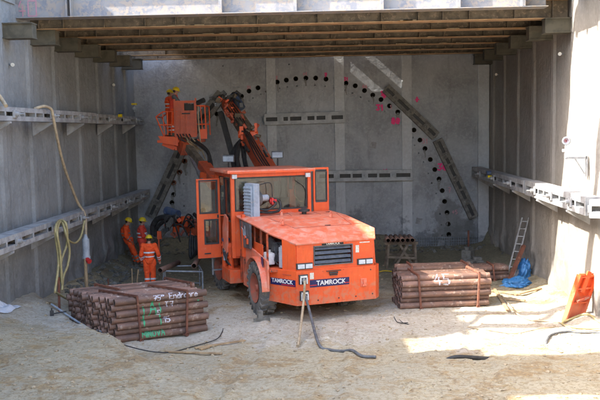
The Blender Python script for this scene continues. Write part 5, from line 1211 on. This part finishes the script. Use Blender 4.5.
for (px, py, X, lab) in ((119, 112.5, -7.7, 'yellow and blue tensioning jack on the upper left waler'), (491, 173.5, 6.1, 'blue and yellow tensioning jack on the right wall waler')):
    q = onX(px, py, X); e_ = empty('tension_jack', q, 0, lab, 'jack'); s = 1 if X < 0 else -1
    MB().cyl((0, 0, .02), (s*.16, 0, .02), .08).build('body', MT['blue'], e_); MB().cyl((s*.0, -.1, -.12), (s*.14, -.1, -.12), .06).build('collar', MT['helmet'], e_)

# ------------------------------------------------------------------ things on the right
# trestle with six pipes before the end wall
Y0 = 29.0; A = at(387.5, 243.5, Y0); B = at(414, 243.5, Y0); zt = .97
tr = empty('timber_trestle', (A.x, Y0, 0), 0, 'dark timber trestle carrying six pipes in front of the end wall', 'trestle'); X = Matrix.Translation((-A.x, -Y0, 0))
for yy in (Y0+.1, Y0+.85):
    MB().bar((A.x-.1, yy, zt-.06), (B.x+.15, yy, zt-.06), .10, .10).build('top_beam', MT['oldwood'], tr, X)
    for (u0, u1) in ((A.x+.05, A.x-.02), (A.x+.75, A.x+.25), (A.x+.45, A.x+1.0), (B.x+.05, B.x+.1)):
        MB().bar((u0, yy+(.02 if u0 < u1 else -.02), zt-.1), (u1, yy+(.02 if u0 < u1 else -.02), -.02), .08, .08, (0, 1, 0)).build('leg', MT['oldwood'], tr, X)
    MB().bar((A.x+.0, yy-.07, .42), (B.x+.1, yy-.07, .36), .05, .08).build('brace', MT['oldwood'], tr, X)
for i in range(6):
    x = A.x+.02+i*.175; o = MB().lathe((x, Y0-.12, zt+.075), (x, Y0+1.0, zt+.075), [(0, .07), (0, .083), (1.12, .083), (1.12, .07)], 20); o.cur = 1; o = o.lathe((x, Y0-.12, zt+.075), (x, Y0+1.0, zt+.075), [(0, .07), (1.12, .07)], 20).build('steel_pipe', [MT['pipe'], MT['bore_shade']])
    tag(o, 'rusty pipe on the timber trestle, '+ORD[i]+' from the left', 'pipe', 'pipes on the timber trestle')
# reinforcing mesh standing along the foot of the end wall
A = at(408, 250, YB-.12); B = at(486, 250, YB-.12); z0, z1 = .32, at(430, 237, YB-.1).z; m = MB(); n = 34
for i in range(n+1): x = A.x+(B.x-A.x)*i/n; m.cyl((x, YB-.12, z0-.3), (x, YB-.12, z1), .010, n=5)
for i in range(6): z = z1-.03-i*.12; m.cyl((A.x, YB-.135, z), (B.x, YB-.135, z), .010, n=5)
tag(m.build('reinforcing_mesh', MT['galv']), 'steel reinforcing mesh standing along the foot of the end wall on the right', 'mesh')
A = at(370, 250, YB-.12); B = at(388, 250, YB-.12); m = MB()
for i in range(8): x = A.x+(B.x-A.x)*i/7; m.cyl((x, YB-.12, z0-.3), (x, YB-.12, z1-.03), .010, n=5)
for i in range(5): z = z1-.06-i*.13; m.cyl((A.x, YB-.135, z), (B.x, YB-.135, z), .010, n=5)
tag(m.build('reinforcing_mesh', MT['galv']), 'short piece of reinforcing mesh at the end wall left of the timber trestle', 'mesh')
# anchor heads on the end wall
for i, (px, py) in enumerate(((419, 221), (373, 145), (441, 243))):
    p = at(px, py, YB); tag(MB().box((p.x, YB-.02, p.z), (.26, .03, .26), Matrix.Rotation(.2, 4, 'Y')).cyl((p.x, YB-.03, p.z), (p.x, YB-.13, p.z), .045).build('anchor_plate', MT['waler']), ('anchor plate low on the end wall above the timber trestle', 'anchor plate on the end wall right of the cab, above the long waler', 'anchor plate at the foot of the end wall behind the mesh')[i], 'anchor plate')
# ladder
A = onZ(506.5, 279); T = V((6.72, A.y+1.0, 1.95)); ld = empty('ladder', (A.x, A.y, 0), 0, 'pale aluminium ladder leaning on the right wall', 'ladder'); A = V((A.x, A.y, .02)); X = Matrix.Translation((-A.x, -A.y, 0))
W = V((.05, -.40, 0)).normalized()*.34; W = V((.20, -.10, 0)); 
for s in (0, 1): MB().bar(A+W*s, T+W*s, .035, .075, (0, 1, 0)).build('rail', MT['ladder'], ld, X)
for k in range(8): q = A+(T-A)*((k+.5)/8); MB().cyl(q, q+W, .016).build('rung', MT['ladder'], ld, X)
# leaning beams
for i, (p0, tp, mt, lab, wd) in enumerate((((506, 284), (522.5, 245), 'rust', 'brown steel section leaning on the right wall beside the ladder', .16), ((511, 283), (524.5, 262), 'waler', 'grey plank leaning on the right wall behind the blue tarpaulin', .07), ((498, 262), (503, 252), 'darkwaler', 'short dark post leaning in the corner left of the ladder', .06))):
    a = onZ(*p0); a.z = 0; b = at(tp[0], tp[1], a.y+.7); m = MB()
    (m.channel(a, b, wd, .10, .02, (0, 1, 0)) if i == 0 else m.bar(a, b, wd, .04, (0, 1, 0)))
    tag(m.build('leaning_section' if i < 2 else 'leaning_post', MT[mt]), lab, 'beam')
# blue tarpaulin in a heap
m = MB(); random.seed(3)
def cloth(c, rx, ry, h_, seed, tilt=0.):
    bm = bmesh.new(); bmesh.ops.create_icosphere(bm, subdivisions=5, radius=1); vs = []
    for v in bm.verts:
        p = v.co.copy(); k = 1+.30*noise.noise(p*1.8+V((seed, 0, 0)))+.34*abs(noise.noise(p*3.2+V((0, seed, 0))))-.14*abs(noise.noise(p*7))
        q = V((p.x*rx*k, p.y*ry*k, max(p.z, -.15)*h_*k)); q.x += tilt*q.z; vs.append(V(c)+q)
    fs = [[v.index for v in f.verts] for f in bm.faces]; bm.free(); m.add(vs, fs, True)
A = onZ(517, 287); cloth((A.x, A.y+.1, .06), .46, .3, .22, 3); A2 = onZ(524, 281); cloth((A2.x, A2.y+.1, .18), .22, .22, .52, 9, .15)
tag(m.build('blue_tarpaulin', MT['tarp']), 'crumpled blue tarpaulin at the foot of the right wall', 'tarpaulin')
# timber and plates on the ground by the tarpaulin
for i, (p0, p1, w_) in enumerate((((491, 292), (520, 296), .10), ((494, 290), (508, 312), .08), ((515, 296), (541, 294), .12), ((500, 300), (525, 303), .08))):
    a, b = onZ(*p0), onZ(*p1); tag(MB().bar(lz(a.x, a.y, .04), lz(b.x, b.y, .05), w_, .04).build('ground_plank', MT['wood']), ('thin plank lying just below the blue tarpaulin', 'short plank pointing at the camera right of the front pipe stack', 'wide plank lying at the foot of the right wall beside the tarpaulin', 'plank lying on the sunlit ground below the tarpaulin')[i], 'plank')
# orange formwork frame leaning on the wall
a = onZ(567, 323); b = onZ(582, 319); Z = V((.30, .20, 1.0)).normalized()
of = empty('formwork_frame', (a.x, a.y, 0), 0, 'orange steel formwork frame leaning on the sunlit right wall', 'formwork frame')
u = V((.48, .20, 0)); Hh = V((.42, .10, 1.22)); nn = u.cross(Hh).normalized(); nn = nn if nn.y < 0 else -nn
P0 = V((-.08, 0, .02))
MB().poly([P0-nn*.03, P0+u-nn*.03, P0+u+Hh-nn*.03, P0+Hh-nn*.03], -nn*.012).build('skin_plate', MT['orange'], of)
for s in (0, 1): MB().bar(P0+u*s, P0+u*s+Hh, .05, .16, nn).build('side_rail', MT['orange'], of)
for t in (.06, .40, .70, .95): MB().bar(P0+Hh*t, P0+u+Hh*t, .04, .12, nn).build('cross_rib', MT['orange'], of)
MB().bar(P0+u*.45+Hh*.62+nn*.03, P0+u*.5+Hh*1.06+nn*.03, .12, .05, nn).box(P0+u*.15+Hh*1.0, (.12, .1, .05)).build('lug', MT['orange'], of)
MB().bar(P0+u*.2+Hh*.45+nn*.10, P0+u*.95+Hh*.52+nn*.10, .05, .08, nn).build('clamp_bar', MT['orange_worn'], of)
# hoses on the ground at right
def gtube(pts, r, name, mt, lab, o=.03, n=8):
    P = [onZ(*q) for q in pts]; P = [lz(p.x, p.y, o+.02*noise.noise(V((p.x*3, p.y*3, r*99)))) for p in P]; P[0].z -= r*2.2; P[-1].z -= r*2.2
    return tag(MB().tube(P, r, n).build(name, MT[mt]), lab, 'hose')
gtube([(497, 290), (508, 305), (518, 316), (532, 321), (548, 322), (560, 324), (568, 329), (580, 333), (612, 338)], .022, 'thin_hose', 'beige_hose', 'thin beige hose curving from the planks over the ground to the right edge')
gtube([(615, 335), (600, 331), (592, 326), (584, 322.5), (572, 323), (562, 325), (572, 329), (590, 333), (615, 337)], .03, 'yellow_hose', 'yellow_hose', 'yellow hose looping on the ground before the orange formwork', .04)
gtube([(468, 326), (490, 331), (515, 333), (540, 330), (560, 326)], .014, 'thin_hose', 'beige_hose', 'very thin pale line lying across the ground right of the centre')
gtube([(612, 341), (595, 337), (578, 333.5), (566, 333), (552, 336), (547, 342), (546.5, 347)], .028, 'grey_hose', 'grey', 'dark grey hose end lying on the ground right of the formwork loops')
gtube([(444, 363), (455, 362.5), (470, 361.5), (482, 360), (495, 358)], .045, 'black_hose', 'rubber', 'short black hose lying on the ground at the lower middle', .03)
gtube([(394, 318), (397, 322), (402, 323), (408, 322)], .012, 'wire', 'rubber', 'bent dark wire on the ground left of the front pipe stack', .03, 5)
gtube([(399, 319), (403, 322.5), (410, 324)], .012, 'wire', 'rubber', 'second short dark wire on the ground below the front pipe stack', .02, 5)
gtube([(377, 272), (385, 271.5), (396, 273), (401, 276)], .018, 'yellow_line', 'helmet', 'thin yellow line on the ground between the rig and the right pipe stacks', .02, 6)
p = onZ(558, 314); tag(MB().blob((p.x+.55, p.y-.1, .1), .30, (.9, .7, .7), .4, 3, 8).build('cement_heap', MT['sheet']), 'small pale heap of cement rubble beside the orange formwork', 'heap')
for i, (px, py, w_, h_) in enumerate(((476, 262, .5, .3), (470, 265, .4, .26), (482, 265, .45, .2), (468, 257, .3, .5))):
    p = onZ(px, py+6); tag(MB().box((p.x, p.y, h_/2), (w_, .4, h_), rotz(.3*i), .03).box((p.x+.05, p.y+.05, h_+.05), (w_*.6, .3, .1), rotz(.8*i), .02).build('concrete_lump', MT['stone']), ('broad', 'squat', 'low', 'narrow tall')[i]+' concrete lump in the far right corner near the mesh', 'lump', 'concrete lumps in the far right corner')
p = onZ(262, 322); tag(MB().poly([(p.x-.22, p.y-.1, .0), (p.x+.22, p.y, .0), (p.x+.1, p.y+.15, .0)], (0, 0, .12)).box((p.x-.05, p.y, .2), (.14, .12, .22), rotz(.5), .02).build('wheel_chock', MT['stone']), 'dirty wheel chock in front of the rear left wheel of the rig', 'wheel chock')
tag(MB().box((at(468, 240, YB-.5).x, YB-.6, .35), (.07, .07, .8)).build('iron_post', MT['rust']), 'rusty post standing in the far right corner before the mesh', 'post')
